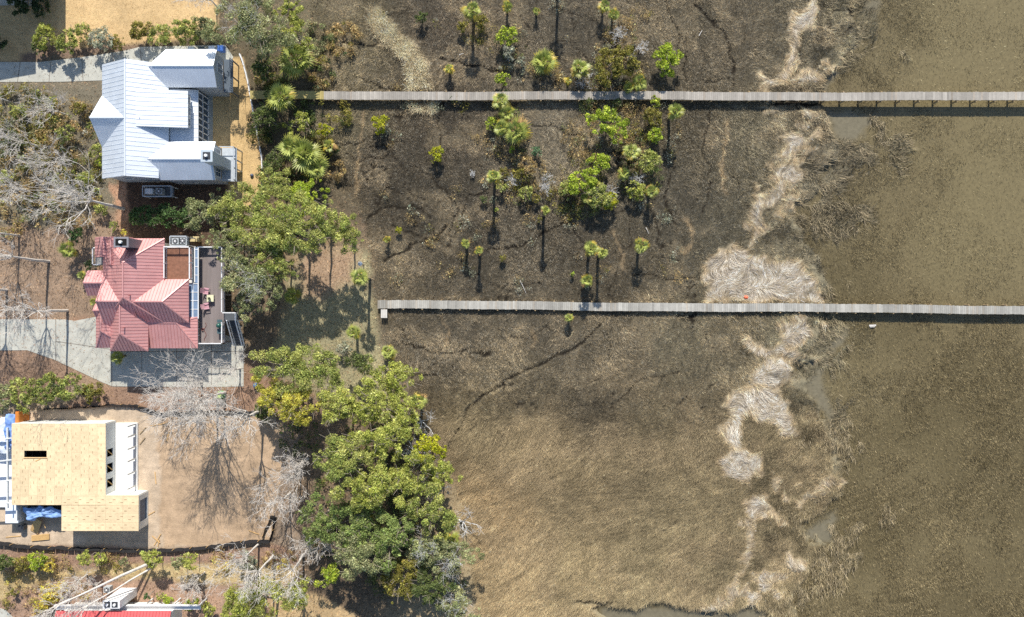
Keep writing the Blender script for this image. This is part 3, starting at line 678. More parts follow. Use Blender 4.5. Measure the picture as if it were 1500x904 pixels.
def railing(parent, pts, z, h=1.0, step=0.16, name="railing", post_every=1.9, balusters=True):
    b = MB()
    for (p, q) in zip(pts[:-1], pts[1:]):
        p = Vector((*p, z)); q = Vector((*q, z)); d = q - p
        b.beam(p + Vector((0, 0, h)), q + Vector((0, 0, h)), .14, .05); b.beam(p + Vector((0, 0, h - .12)), q + Vector((0, 0, h - .12)), .05, .08); b.beam(p + Vector((0, 0, .12)), q + Vector((0, 0, .12)), .05, .08)
        n = max(1, round(d.length / post_every))
        for i in range(n + 1):
            c = p + d * i / n; b.box(c.x - .06, c.x + .06, c.y - .06, c.y + .06, z, z + h + .07)
        if balusters:
            n = int(d.length / step)
            for i in range(1, n):
                c = p + d * i / n; b.beam(c + Vector((0, 0, .1)), c + Vector((0, 0, h - .1)), .035, .035)
    return b.build(name, M_WHITE, parent)

# ------------------------------------------------------------------ white metal-roofed house
WR = [mat_plain("white_metal_roof", rgb(226, 230, 233), 0.52, 0.07, 0.7, metal=0.55), mat_plain("white_roof_seam", rgb(216, 222, 229), 0.55, 0.05, metal=0.4), mat_plain("white_roof_cap", rgb(228, 232, 235), 0.5, 0.03, metal=0.5)]
M_SID = siding("grey_blue_siding", rgb(176, 184, 192))
house = thing("coastal_house", "house with white metal roof in the northwest", "house", (-50, 26, 0), "houses")
b = MB()
# main ridge roof
E, Rg = 5.5, 7.95
roof_face(b, [(-57.05, 18.05, E), (-52.6, 18.05, Rg), (-52.6, 33.95, Rg), (-57.05, 33.95, E)][::-1], 0.62)
roof_face(b, [(-47.8, 21.3, E), (-47.8, 33.95, E), (-52.6, 33.95, Rg), (-52.6, 21.3, Rg)], 0.62)
roof_face(b, [(-48.9, 18.05, 6.06), (-48.9, 21.3, 6.06), (-52.6, 21.3, Rg), (-52.6, 18.05, Rg)], 0.62)
# west cross gable
roof_face(b, [(-57.5, 26.0, 7.85), (-52.6, 26.0, 7.85), (-57.05, 29.6, 5.56)], 0.4); roof_face(b, [(-57.5, 26.0, 7.85), (-57.05, 22.5, 5.56), (-52.6, 26.0, 7.85)], 0.4)
# dormer on the east slope (low shed)
roof_face(b, [(-44.7, 24.95, 6.45), (-44.7, 30.0, 6.45), (-51.4, 30.0, 7.4), (-51.4, 24.95, 7.4)], 0.62)
# low shed roof over the porch
roof_face(b, [(-44.2, 23.2, 4.2), (-44.2, 30.8, 4.2), (-47.9, 30.8, 5.0), (-47.9, 23.2, 5.0)], 0.62)
# north-east wing and south-east wing, gables to the east
roof_face(b, [(-48.2, 30.75, 5.6), (-41.05, 30.75, 5.6), (-41.05, 33.4, 6.8), (-50.0, 33.4, 6.8)], 0.45)
roof_face(b, [(-41.05, 36.05, 5.6), (-48.1, 36.05, 5.6), (-50.0, 33.4, 6.8), (-41.05, 33.4, 6.8)], 0.45)
roof_face(b, [(-49.0, 17.9, 5.4), (-41.3, 17.9, 5.4), (-41.3, 20.6, 6.75), (-50.2, 20.6, 6.75)], 0.45)
roof_face(b, [(-41.3, 23.25, 5.4), (-47.9, 23.25, 5.4), (-50.0, 20.6, 6.75), (-41.3, 20.6, 6.75)], 0.45)
roof_face(b, [(-49.1, 17.9, 5.3), (-47.4, 17.9, 5.1), (-47.4, 22.9, 5.1), (-49.1, 22.9, 5.3)], 0.45)
caps(b, [((-52.6, 18.05, Rg), (-52.6, 33.95, Rg)), ((-57.5, 26, 7.85), (-52.6, 26, 7.85)), ((-41.05, 33.4, 6.8), (-49.5, 33.4, 6.8)), ((-41.3, 20.6, 6.75), (-49.6, 20.6, 6.75))], 0.2)
b.tube([(-50.9, 26.1, 7.0), (-50.9, 26.1, 7.5)], [.06, .06], 8, 1)
rf = b.build("roof", WR, house)
b = MB()
wall_box(b, -56.7, -48.2, 18.5, 33.5, 0, 5.45); wall_box(b, -48.2, -44.9, 23.5, 30.6, 0.0, 4.15); wall_box(b, -51, -44.95, 25.15, 29.8, 5.0, 6.4)
wall_box(b, -48.2, -41.3, 31.05, 35.75, 0, 5.5); wall_box(b, -48.9, -41.6, 18.2, 22.95, 0, 5.3)
gable_wall(b, 'x', -41.36, 30.95, 35.85, 5.45, 6.65); gable_wall(b, 'x', -41.66, 18.1, 23.05, 5.25, 6.55)
gable_wall(b, 'y', 33.5, -56.8, -48.1, 5.4, 7.7); gable_wall(b, 'y', 18.45, -56.8, -48.4, 5.4, 7.7); gable_wall(b, 'x', -56.75, 22.7, 29.4, 5.4, 7.6)
b.build("wall", M_SID, house)
# glazed porch along the east side between the wings
b = MB()
for i in range(9):
    y = 23.45 + i * 0.9; b.box(-44.5, -44.34, y - .07, y + .07, 0.1, 4.1)
b.box(-44.5, -44.34, 23.4, 30.8, 3.8, 4.12); b.box(-44.5, -44.34, 23.4, 30.8, 2.1, 2.25); b.box(-44.5, -44.34, 23.4, 30.8, 0.1, 0.35)
fr = b.build("porch_frame", M_WHITE, house)
g = MB(); g.box(-44.46, -44.42, 23.5, 30.7, 0.35, 3.8); sub(g, "pane", M_GLASS, fr, house)
for y in (25.9, 27.4, 28.9): window(house, None, -44.95, y, 5.25, 1.0, 0.95, 'y', 1)
window(house, None, -41.3, 33.9, 3.1, 1.3, 1.6, 'y', 1); window(house, None, -48.2, 32.6, 4.2, .8, .9, 'y', 1)
for y in (19.3, 21.9): window(house, None, -41.6, y, 3.0, 1.2, 1.6, 'y', 1)
for x in (-54.5, -51.0): window(house, None, x, 18.5, 3.0, 1.0, 1.4, 'x', -1)
window(house, None, -46, 36.0 - .25, 3.0, 1.2, 1.4, 'x', 1)
# upstairs porches on the two east gables
M_GRN = mat_plain("grey_shutters", rgb(92, 102, 112), .7, .1, 3)
b = MB(); b.box(-41.2, -39.9, 30.9, 35.6, 2.5, 2.66)
for i in range(14): b.beam((-40.0, 31.0 + i * .35, 2.66), (-40.0, 31.0 + i * .35, 3.5), .05, .05)
b.beam((-40, 30.9, 3.52), (-40, 35.6, 3.52), .1, .07)
for y in (31.0, 33.2, 35.5): b.box(-40.1, -39.95, y - .07, y + .07, 0, 2.5)
b.build("balcony", M_GRN, house)
b = MB(); b.box(-41.5, -39.4, 18.2, 23.0, 2.4, 2.56)
for y in (18.3, 20.0, 21.3, 22.9): b.box(-39.6, -39.45, y - .07, y + .07, 0, 3.45)
b.beam((-39.5, 18.2, 3.5), (-39.5, 23.0, 3.5), .12, .07); b.beam((-41.5, 18.25, 3.5), (-39.5, 18.25, 3.5), .12, .07); b.beam((-41.5, 22.95, 3.5), (-39.5, 22.95, 3.5), .12, .07)
b.build("balcony", mat_plain("pale_balcony", rgb(180, 186, 190), .7), house)
b = MB(); b.box(-41.58, -40.2, 19.75, 21.15, 0, 9.3); b.box(-41.7, -40.1, 19.65, 21.25, 9.3, 9.45)
ch = b.build("chimney", siding("chimney_siding", rgb(176, 186, 192)), house)
b = MB(); b.box(-41.4, -40.4, 19.95, 20.95, 9.452, 9.47, 0); sub(b, "flue_tray", M_DARK, ch, house)
b = MB(); b.tube([(-40.9, 20.45, 9.47), (-40.9, 20.45, 9.85)], [.2, .2], 12); sub(b, "flue", M_WHITE, ch, house)
stand(-53.0, -48.9, 16.1, 17.6, 1.3, "grey equipment platform along the south wall of the white-roofed house")
ac_unit(-50.7, 16.85, 1.3, "air conditioner on the platform south of the white-roofed house")
t = thing("generator", "long pale generator box on the platform beside the air conditioner", "generator", (-52.2, 16.85, 1.3)); b = MB(); b.box(-52.75, -51.6, 16.5, 17.2, 1.3, 2.1); b.box(-52.7, -51.65, 16.46, 17.24, 2.1, 2.16); b.build("case", M_WHITE, t)
b = MB()
for i in range(5): b.box(-52.6 + i * .2, -52.5 + i * .2, 17.2, 17.22, 1.4, 1.95)
b.build("vent", M_DARK, t)
for i, (x, y, c, l) in enumerate([(-46.6, 37.6, (215, 222, 226), "white storage bin farthest west in the row north of the white-roofed house"), (-45.1, 37.6, (78, 88, 92), "dark storage bin between two pale ones north of the white-roofed house"),
                                  (-43.6, 37.7, (205, 212, 220), "white storage bin left of the blue one north of the white-roofed house"), (-42.3, 37.8, (70, 110, 180), "blue storage bin at the eastern end of the row")]):
    t = thing("storage_bin", l, "bin", (x, y, 0.05), "storage bins north of the white-roofed house"); mm = mat_plain("bin_%d" % i, rgb(*c), .5)
    b = MB(); b.box(x - .38, x + .38, y - .35, y + .35, .05, 1.0); b.build("body", mm, t)
    b = MB(); b.box(x - .43, x + .43, y - .4, y + .4, 1.0, 1.08); b.beam((x - .3, y - .44, 1.02), (x + .3, y - .44, 1.02), .05, .05); b.build("lid", mm, t)

# ------------------------------------------------------------------ red metal-roofed house
RR = [mat_plain("red_metal_roof", rgb(214, 158, 152), 0.5, 0.08, 0.9, metal=0.35), mat_plain("red_roof_seam", rgb(178, 120, 117), 0.6, 0.1, metal=.2), mat_plain("red_roof_cap", rgb(214, 158, 152), 0.5, 0.05, metal=0.35)]
M_CREAM = siding("cream_siding", rgb(214, 210, 200))
rh = thing("coastal_house", "house with red metal hip roofs and a long deck on its east side", "house", (-51, 2, 0), "houses")
b = MB()
hip_roof(b, -57.2, -48.6, -1.9, 9.8, 5.0, 8.0, 'y', 3.4, 3.5, off=-52.85)
hip_roof(b, -59.6, -55.0, 1.8, 5.35, 4.6, 5.7, 'x', 0.0, 0.0)                      # small west gable
hip_roof(b, -56.9, -52.0, -2.6, 4.9, 5.02, 7.45, 'x', 0.0, 0.0, off=1.0)          # west cross gable
hip_roof(b, -58.6, -56.0, -1.2, 0.7, 4.4, 5.1, 'x', 0, 0)
hip_roof(b, -58.65, -53.6, -5.55, 0.2, 4.15, 5.45, 'y', 2.4, 0.0, off=-57.2)
hip_roof(b, -56.2, -50.9, -5.95, 0.6, 4.95, 7.2, 'y', 2.5, 0.0, off=-53.7)        # south tower
hip_roof(b, -53.0, -45.2, -1.95, 4.1, 5.03, 7.25, 'x', 0.0, 2.7, off=0.95)         # east wing
hip_roof(b, -53.0, -44.3, -5.6, -1.2, 4.17, 4.98, 'x', 0.0, 2.6, off=-2.0)           # low south-east hip
hip_roof(b, -58.6, -54.6, 7.2, 10.0, 4.5, 5.6, 'y', 0.0, 0.0, off=-57.1)
hip_roof(b, -56.9, -53.0, 6.0, 9.9, 4.95, 6.7, 'y', 0.0, 0.0, off=-55.2)
b.tube([(-52.1, 1.8, 7.2), (-52.1, 1.8, 8.1)], [.06, .06], 8, 1); b.tube([(-53.2, -2.6, 6.8), (-53.2, -2.6, 7.6)], [.06, .06], 8, 1)
b.build("roof", RR, rh)
b = MB()
wall_box(b, -56.7, -49.1, -1.5, 9.3, 0, 4.95); wall_box(b, -59.1, -56.7, 2.2, 4.9, 0, 4.5); wall_box(b, -58.2, -55.3, -5.1, -1.5, 0, 4.1); wall_box(b, -55.3, -51.2, -5.45, -1.5, 0, 4.88)
wall_box(b, -49.1, -45.7, -1.5, 3.6, 0, 4.97); wall_box(b, -51.0, -44.8, -5.1, -1.5, 0, 4.1); wall_box(b, -58.2, -56.7, 7.5, 9.7, 0, 4.4)
gable_wall(b, 'x', -59.05, 1.95, 5.2, 4.5, 5.55); gable_wall(b, 'x', -56.75, -2.4, 4.4, 4.9, 7.1)
wall_box(b, -49.1, -44.9, 3.6, 8.6, 0, 4.35)
b.build("wall", M_CREAM, rh)
b = MB(); b.box(-49.08, -44.95, 4.1, 8.55, 4.351, 4.42); b.build("terrace_floor", mat_plain("terrace_brown", rgb(138, 98, 78), .95, .2, 3), rh)
railing(rh, [(-48.5, 8.6), (-44.95, 8.6), (-44.95, 4.2)], 4.42, 0.95)
railing(rh, [(-48.5, 8.4), (-48.5, 4.3)], 4.42, 0.95)
b = MB(); b.box(-44.6, -41.0, -5.0, 8.75, 2.62, 2.8)
for i in range(24):
    b.box(-44.55 + i * .148, -44.55 + i * .148 + .135, -4.98, 8.73, 2.801, 2.82, 0)
for y in (-4.8, -1.5, 2.0, 5.4, 8.5):
    b.box(-41.25, -41.05, y - .1, y + .1, 0, 2.62)
b.build("deck", mat_plain("deck_boards", rgb(132, 122, 118), .85, .15, 2, stretch=(1, .1, 1)), rh)
railing(rh, [(-44.4, 8.7), (-41.05, 8.7), (-41.05, -0.45)], 2.82); railing(rh, [(-41.05, -2.0), (-41.05, -4.95), (-44.4, -4.95)], 2.82)
# glazed east wall with white columns
for i in range(14):
    y = -4.4 + i * 0.98; 
    b = MB(); b.box(-44.82, -44.6, y - .46, y - .36, 2.82, 4.1); b.build("column", M_WHITE, rh)
    window(rh, None, -44.8 if y < -1.5 or y > 3.6 else -44.8, y + .06, 3.0, .62, 0.85, 'y', 1, 0)
b = MB(); b.box(-45.7, -44.8, -1.5, 3.6, 0, 4.05); b.build("bay_wall", M_CREAM, rh)
b = MB(); b.box(-45.65, -44.2, -1.45, 3.55, 4.06, 4.16); b.box(-44.78, -44.15, 3.6, 8.6, 4.06, 4.16); b.build("trim_shelf", mat_plain("shelf_shade_blue", rgb(120, 140, 164), .4), rh)  # shelf colour carries the blue of shaded glass and frames
b = MB()
for xx, ya, yb in ((-45.6, -1.4, 3.5), (-44.95, -1.4, 3.5), (-44.2, -1.4, 8.6), (-44.7, 3.7, 8.6)): b.beam((xx, ya, 4.2), (xx, yb, 4.2), .13, .08)
for i in range(9): b.beam((-45.6 if i < 5 else -44.7, -1.3 + i * 1.2, 4.19), (-44.2, -1.3 + i * 1.2, 4.19), .08, .06)
b.build("trim_rail", M_WHITE, rh)
for i, y in enumerate((-0.9, 0.3, 1.5, 2.7)): window(rh, None, -45.7, y, 4.25, .8, .55, 'y', 1, 0)
# chimney
b = MB(); b.box(-53.3, -51.5, 8.3, 9.5, 0, 9.2); b.box(-53.4, -51.4, 8.2, 9.6, 9.2, 9.35); ch = b.build("chimney", siding("grey_chimney", rgb(132, 130, 134)), rh)
b = MB(); b.box(-53.15, -51.65, 8.45, 9.35, 9.352, 9.38); sub(b, "flue_tray", mat_plain("soot", rgb(26, 24, 24), .9), ch, rh)
b = MB(); b.tube([(-52.4, 8.9, 9.38), (-52.4, 8.9, 9.7)], [.22, .2], 12); sub(b, "flue", M_WHITE, ch, rh)
# white balcony rail on the west side
b = MB(); b.box(-59.4, -58.2, 6.2, 8.6, 2.6, 2.75); b.build("balcony", mat_plain("balcony_floor", rgb(150, 150, 150)), rh)
railing(rh, [(-58.3, 8.6), (-59.35, 8.6), (-59.35, 6.2), (-58.3, 6.2)], 2.75)
# stairs from the deck
b = MB(); n = 15
b.box(-41.0, -39.1, -1.7, -0.6, 2.66, 2.8)
for i in range(n):
    z = 2.8 - (i + 1) * 2.8 / (n + 1); y = -1.7 - i * 0.24
    b.box(-40.35, -39.25, y - .26, y, z - .05, z)
st = b.build("stair", mat_plain("stair_tread", rgb(84, 88, 92), .8), rh)
b = MB()
for x in (-40.42, -39.18):
    b.beam((x, -1.7, 2.7), (x, -5.4, 0.05), .1, .3); b.beam((x, -1.7, 3.7), (x, -5.4, 1.05), .16, .07)
    for i in range(5):
        y = -1.7 - i * .92; b.box(x - .06, x + .06, y - .06, y + .06, max(0, 2.6 - i * .66) - .3 if i else 0, 3.7 - i * .66)
b.beam((-41, -0.6, 3.75), (-39.15, -0.6, 3.75), .14, .05); b.beam((-39.15, -.6, 3.75), (-39.15, -1.7, 3.75), .14, .05); b.box(-39.25, -39.1, -.7, -.55, 0, 3.75)
sub(b, "handrail", M_WHITE, st, rh)
# furniture on the deck
def adirondack(px, py, label, rz):
    x, y = P(px, py, 3.2); z = 2.82
    t = thing("deck_chair", label, "chair", (x, y, z), "pink chairs on the deck"); mm = mat_plain("pink_chair", rgb(206, 158, 166), .6)
    def R_(p): 
        c, s = math.cos(rz), math.sin(rz); return (x + p[0] * c - p[1] * s, y + p[0] * s + p[1] * c, z + p[2])
    b = MB()
    for i in range(5): b.beam(R_((-.28 + i * .14, -.3, .3)), R_((-.28 + i * .14, .28, .38)), .12, .03)
    b.build("seat", mm, t)
    b = MB()
    for i in range(5): b.beam(R_((-.24 + i * .12, -.25, .3)), R_((-.3 + i * .15, -.62, 1.0 + .06 * (2 - abs(i - 2)))), .11, .03)
    b.build("backrest", mm, t)
    for s in (-1, 1):
        b = MB(); b.beam(R_((s * .38, -.35, .56)), R_((s * .38, .38, .56)), .14, .03); b.build("armrest", mm, t)
        for q in (-.3, .3): b = MB(); b.beam(R_((s * .36, q, 0)), R_((s * .36, q, .55)), .06, .06); b.build("leg", mm, t)
adirondack(302.5, 426.5, "pink slatted chair on the deck north of the square table", math.radians(-100))
adirondack(303, 448.5, "pink slatted chair on the deck south of the square table", math.radians(-80))
x, y = P(308.5, 437, 3.2); t = thing("square_table", "pale square table between the two pink chairs", "table", (x, y, 2.82)); mm = mat_plain("table_cream", rgb(222, 218, 180), .5)
b = MB(); b.box(x - .48, x + .48, y - .48, y + .48, 3.3, 3.36); b.build("tabletop", mm, t)
for sx in (-.4, .4):
    for sy in (-.4, .4): b = MB(); b.box(x + sx - .04, x + sx + .04, y + sy - .04, y + sy + .04, 2.82, 3.3); b.build("leg", mm, t)
t = thing("planter", "small dark potted plant standing on the square table", "planter", (x - .05, y - .05, 3.36)); b = MB(); b.tube([(x - .05, y - .05, 3.36), (x - .05, y - .05, 3.55)], [.12, .17], 10); b.build("pot", M_DARK, t)
b = MB()
for i in range(14):
    a = i * 2.4; b.beam((x - .05, y - .05, 3.53), (x - .05 + .22 * math.cos(a), y - .05 + .22 * math.sin(a), 3.7), .05, .01)
b.build("leaves", mat_plain("pot_leaf", rgb(70, 78, 52)), t)
x, y = P(321.5, 477, 3.6); t = thing("kettle_grill", "green egg-shaped grill with a cover on the south end of the deck", "grill", (x, y, 2.82))
b = MB(); prof = [(0.02, .55), (.22, .6), (.34, .8), (.38, 1.0), (.33, 1.2), (.2, 1.36), (.05, 1.42)]
b.tube([(x, y, 2.82 + z) for r, z in prof], [r for r, z in prof], 16); b.build("body", mat_plain("grill_green", rgb(36, 88, 78), .25, spec=.6), t, smooth=True)
b = MB(); b.box(x - .36, x + .36, y - 1.15, y - .45, 3.5, 3.56); b.box(x - .36, x + .36, y + .42, y + .85, 3.5, 3.56); b.build("shelf", mat_plain("grill_shelf", rgb(70, 92, 96)), t)
for sx in (-.32, .32):
    for sy in (-.6, .6): b = MB(); b.box(x + sx - .03, x + sx + .03, y + sy - .03, y + sy + .03, 2.82, 3.5); b.build("leg", M_DARK, t)
x, y = P(300, 485, 3.0); b = MB()
pts = [(x + .15 * math.sin(i * .9), y + 1.2 - i * .2, 2.86) for i in range(14)]; b.tube(pts, [.03] * 14, 6); b.tube([(x - .3 + .18 * math.cos(a * .7), y + .2 + .18 * math.sin(a * .7), 2.85 + a * .006) for a in range(26)], [.03] * 26, 6)
o = b.build("garden_hose", mat_plain("hose", rgb(120, 66, 58)), None, off=(x, y, 2.82)); tag(o, "dark red garden hose lying along the deck by the glazed wall", "hose")
stand(-48.2, -45.9, 8.9, 10.2, 3.2, "grey equipment platform behind the brown terrace of the red-roofed house")
ac_unit(-47.5, 9.5, 3.2, "dark round-topped air conditioner nearest the red roof", 0.95); ac_unit(-46.45, 9.55, 3.2, "smaller air conditioner at the east end of the platform by the brown terrace", .7)
x, y = P(285, 350, 1); b = MB(); b.box(x - .62, x + .62, y - .32, y + .32, 0, .9); b.box(x - .68, x + .68, y - .38, y + .38, .9, .97); o = b.build("storage_box", mat_plain("tan_box", rgb(196, 178, 132), .7), None, off=(x, y, 0)); tag(o, "tan lidded storage box north of the brown terrace", "storage box")
# ------------------------------------------------------------------ house under construction
M_OSB = mat_attr("roof_sheathing", 0.8, 0, 0.14, 2.0, scale2=.5)
M_MARK = mat_plain("sheathing_mark", rgb(140, 112, 80), .8)
M_PRIM = mat_plain("primed_wall", rgb(214, 214, 208), .7, .08, 1.0)
M_LUM = mat_plain("raw_lumber", rgb(206, 168, 112), .75, .12, 4)
M_VOID = mat_plain("interior_shade", rgb(44, 44, 46), .9)  # near-black colour stands in for the shade inside the openings
cons = thing("unfinished_house", "unfinished house with bare plywood roof deck on the sandy lot", "house", (-62, -24, 0), "houses")
ZT = 3.0
b = MB(); r = random.Random(3)
def panel_area(x0, x1, y0, y1, vertical, holes=()):
    ph, pw = (2.44, 1.22)
    dx, dy = (pw, ph) if vertical else (ph, pw)
    i = 0; x = x0
    while x < x1 - .01:
        xe = min(x + dx, x1); y = y0 - (0.5 * ph if (vertical and i % 2) else 0); j = 0
        while y < y1 - .01:
            off = (0.5 * ph if (not vertical and j % 2) else 0)
            ya, ye = max(y, y0), min(y + dy, y1); 
            if ye - ya > .05:
                f = r.uniform(.88, 1.04); c = tuple(lin((227, 203, 162)) * f)
                if not any(xe > hx0 and x < hx1 and ye > hy0 and ya < hy1 for hx0, hx1, hy0, hy1 in holes):
                    b.box(x + .006, xe - .006, ya + .006, ye - .006, ZT - .03, ZT, 0, c)
                else:
                    hx0, hx1, hy0, hy1 = holes[0]
                    for (a0, a1, c0, c1) in ((x, min(xe, hx0), ya, ye), (max(x, hx1), xe, ya, ye), (max(x, hx0), min(xe, hx1), ya, min(ye, hy0)), (max(x, hx0), min(xe, hx1), max(ya, hy1), ye)):
                        if a1 - a0 > .02 and c1 - c0 > .02: b.box(a0, a1, c0, c1, ZT - .03, ZT, 0, c)
            y += dy; j += 1
        x += dx; i += 1
def marks(x0, x1, y0, y1, vertical, avoid=None):
    if vertical:
        x = x0 + .3; i = 0
        while x < x1 - .2:
            y = y0 + .3 + (i % 3) * .55
            while y < y1 - .5:
                if not (avoid and avoid[0] - .1 < x < avoid[1] + .1 and avoid[2] - .5 < y < avoid[3] + .1):
                    b.box(x, x + .06, y, y + .36, ZT + .001, ZT + .004, 1)
                y += 1.62
            x += (.42, .78)[i % 2]; i += 1
    else:
        y = y0 + .3; i = 0
        while y < y1 - .2:
            x = x0 + .3 + (i % 3) * .55
            while x < x1 - .5: b.box(x, x + .38, y, y + .07, ZT + .001, ZT + .004, 1); x += 1.62
            y += (.42, .78)[i % 2]; i += 1
SLOT = (-69.5, -66.3, -21.2, -20.25)
panel_area(-71.3, -57.9, -26.6, -16.4, True, [SLOT]); marks(-71.3, -57.9, -26.4, -16.5, True, SLOT)
panel_area(-64.2, -57.9, -28.0, -26.6, False); panel_area(-71.3, -64.2, -28.0, -26.6, True); panel_area(-57.9, -53.2, -31.7, -26.6, False); panel_area(-64.2, -57.9, -31.7, -28.0, False)
marks(-64.2, -53.3, -31.6, -26.7, False); marks(-71.2, -64.4, -28, -26.6, True)
dk = b.build("roof_deck", [M_OSB, M_MARK], cons, attr=True)
b = MB(); b.beam((-67.9, -21.75, 3.02), (-67.2, -21.45, 3.02), .12, .04); b.beam((-69.6, -21.3, 3.05), (-66.2, -21.28, 3.05), .06, .08); sub(b, "loose_board", M_LUM, dk, cons)
b = MB()
t = .14
b.box(-71.2, -58.0, -16.5, -16.36, 0, 2.96); b.box(-71.25, -71.1, -28, -16.5, 0, 2.96)          # north, west
# east wall of the main block with openings
ys = [-26.6, -25.5, -24.4, -23.7, -22.3, -21.6, -20.5]
b.box(-58.1, -57.95, -26.6, -16.5, 2.55, 2.96); b.box(-58.1, -57.95, -26.6, -16.5, 0, 0.9)
for y0, y1 in ((-26.6, -25.7), (-24.5, -23.6), (-22.3, -21.3), (-20.2, -16.5)): b.box(-58.1, -57.95, y0, y1, 0.9, 2.55)
b.box(-71.1, -64.2, -27.95, -27.85, 2.4, 2.96)
b.box(-57.95, -53.3, -26.75, -26.6 - .01, 0, 2.96); b.box(-64.15, -53.3, -31.65, -31.5, 0, 2.96)
b.box(-53.4, -53.25, -31.5, -30.6, 0, 2.96); b.box(-53.4, -53.25, -27.5, -26.75, 0, 2.96); b.box(-53.4, -53.25, -30.6, -27.5, 2.5, 2.96); b.box(-53.4, -53.25, -30.6, -27.5, 0, .35)
b.box(-64.2, -64.05, -31.5, -28, 0, 2.96)
b.build("wall", M_PRIM, cons)
b = MB(); b.box(-71, -58.2, -27.8, -16.6, 0.1, .12); b.box(-64, -53.5, -31.4, -27.8, .1, .12); b.build("floor_slab", M_VOID, cons)  # floor painted near-black, as the shade seen through roof slot and windows
b = MB(); b.box(-53.45, -53.42, -30.6, -27.5, .35, 2.5); b.build("window_film", mat_plain("blue_film", rgb(70, 88, 112), .35), cons)
b = MB()
for y in (-25.1, -22.95, -20.75): b.beam((-58.02, y - .5, .95), (-58.02, y + .5, 2.5), .09, .09)
b.build("brace", M_LUM, cons)
b = MB(); b.box(-57.9, -54.7, -26.6, -16.7, 0, .35); b.build("terrace", mat_plain("terrace_white", rgb(226, 224, 218), .7, .07, .8), cons)
b = MB()
ysp = [-16.85, -18.35, -20.1, -21.85, -23.7, -25.8]
for y in ysp:
    p = MB(); p.box(-55.0, -54.82, y - .09, y + .09, .35, 2.9); p.build("porch_post", M_PRIM, cons)
for y0, y1 in zip(ysp[:-1], ysp[1:]): b.box(-54.98, -54.86, y1 + .12, y0 - .35, .35, 1.0)
b.build("knee_wall", mat_plain("grey_knee", rgb(170, 178, 190)), cons)
# sunken bay with blue tarp on the south side
b = MB(); b.box(-70.9, -64.25, -30.4, -28.05, .02, .06); b.build("bay_floor", M_VOID, cons)  # shade of the recess put into the floor colour
b = MB(); b.box(-71.2, -71.05, -30.5, -28, 0, 2.2); b.box(-71.05, -64.2, -30.5, -30.4, 0, .4); b.build("bay_wall", M_PRIM, cons)
# western porch frame with long beams
b = MB(); b.box(-77, -71.9, -29, -17, 0.2, .4); b.build("porch_floor", mat_plain("porch_wrap", rgb(224, 226, 230), .6, .06, 1), cons)
for y in (-18.6, -21.7, -24.6, -27.8):
    b = MB(); b.beam((-78, y - .7, 2.5), (-71.3, y + .15, 2.9), .16, .26); b.build("porch_beam", M_PRIM, cons)
b = MB(); b.beam((-72.0, -28.5, 2.8), (-72.0, -17, 2.8), .18, .26); b.build("porch_girder", M_PRIM, cons)

def crumple(name, label, cat, x0, x1, y0, y1, z, hgt, mat, seed, mask_noise=0.0):
    n = 34; r = np.random.default_rng(seed)
    gx, gy = np.meshgrid(np.linspace(0, 1, n), np.linspace(0, 1, n))
    x = x0 + (x1 - x0) * gx; y = y0 + (y1 - y0) * gy
    e = 0.18 * min(x1 - x0, y1 - y0) * 2
    x = x + (vnoise(gx * 4, gy * 4, seed) - .5) * e; y = y + (vnoise(gx * 4, gy * 4, seed + 1) - .5) * e
    zz = z + hgt * (fbm(x * 1.0, y * 1.0, .6, 4, seed)) * np.clip(np.minimum(np.minimum(gx, 1 - gx), np.minimum(gy, 1 - gy)) * 8, 0.05, 1)
    i = np.arange(n * n).reshape(n, n); Fq = np.stack([i[:-1, :-1], i[:-1, 1:], i[1:, 1:], i[1:, :-1]], -1).reshape(-1, 4)
    if mask_noise:
        cxm = gx[:-1, :-1].ravel(); cym = gy[:-1, :-1].ravel(); keep = (np.hypot((cxm - .5) * 1.9, (cym - .5) * 1.9) + (vnoise(cxm * 5, cym * 5, seed + 5) - .5) * mask_noise) < .95; Fq = Fq[keep]
    cx0, cy0 = (x0 + x1) / 2, (y0 + y1) / 2
    me = np_mesh(name, np.stack([x - cx0, y - cy0, zz], -1).reshape(-1, 3), Fq, [mat]); o = link(name, me, None, (cx0, cy0, 0)); sm = o.modifiers.new("thick", 'SOLIDIFY'); sm.thickness = .015
    return tag(o, label, cat)
crumple("tarp", "crumpled pale blue tarp in the open bay on the south of the plywood roof", "tarp", -70.4, -65.0, -30.4, -28.3, 1.6, 1.1, mat_plain("blue_tarp", rgb(128, 160, 204), .5, .1, 2), 3, 1.1)
crumple("house_wrap", "white wrap sheet spread over the northwestern corner of the plywood house", "sheet", -77.5, -72.4, -20.6, -15.9, 1.9, .5, mat_plain("white_wrap", rgb(222, 228, 236), .5), 5)
crumple("house_wrap", "blue and white wrinkled sheet hanging at the northwest corner beside the plywood", "sheet", -72.9, -71.4, -20.4, -15.2, 2.0, .6, mat_plain("blue_wrap", rgb(120, 152, 206), .5, .35, 1.2), 6)
t = thing("wrapped_pallet", "white wrapped pallet of materials beside the tarp bay", "pallet", (-71.9, -29.6, 0)); b = MB(); b.box(-73.2, -71.35, -31.0, -28.4, .15, 1.5); b.build("wrapped_load", mat_plain("white_wrap", rgb(222, 228, 236), .5), t)
b = MB()
for i in range(6): b.box(-73.25 + i * .35, -73.1 + i * .35, -31.05, -28.35, 0, .148)
b.build("pallet_board", M_LUM, t)
b = MB(); b.rbox((-69.4, -31.7, .5), (1.2, 2.4, .03), math.radians(-28), .3); o = b.build("plywood_sheet", M_LUM, None, off=(-69.4, -31.7, 0)); tag(o, "loose plywood sheet leaning by the wrapped pallet", "plywood")
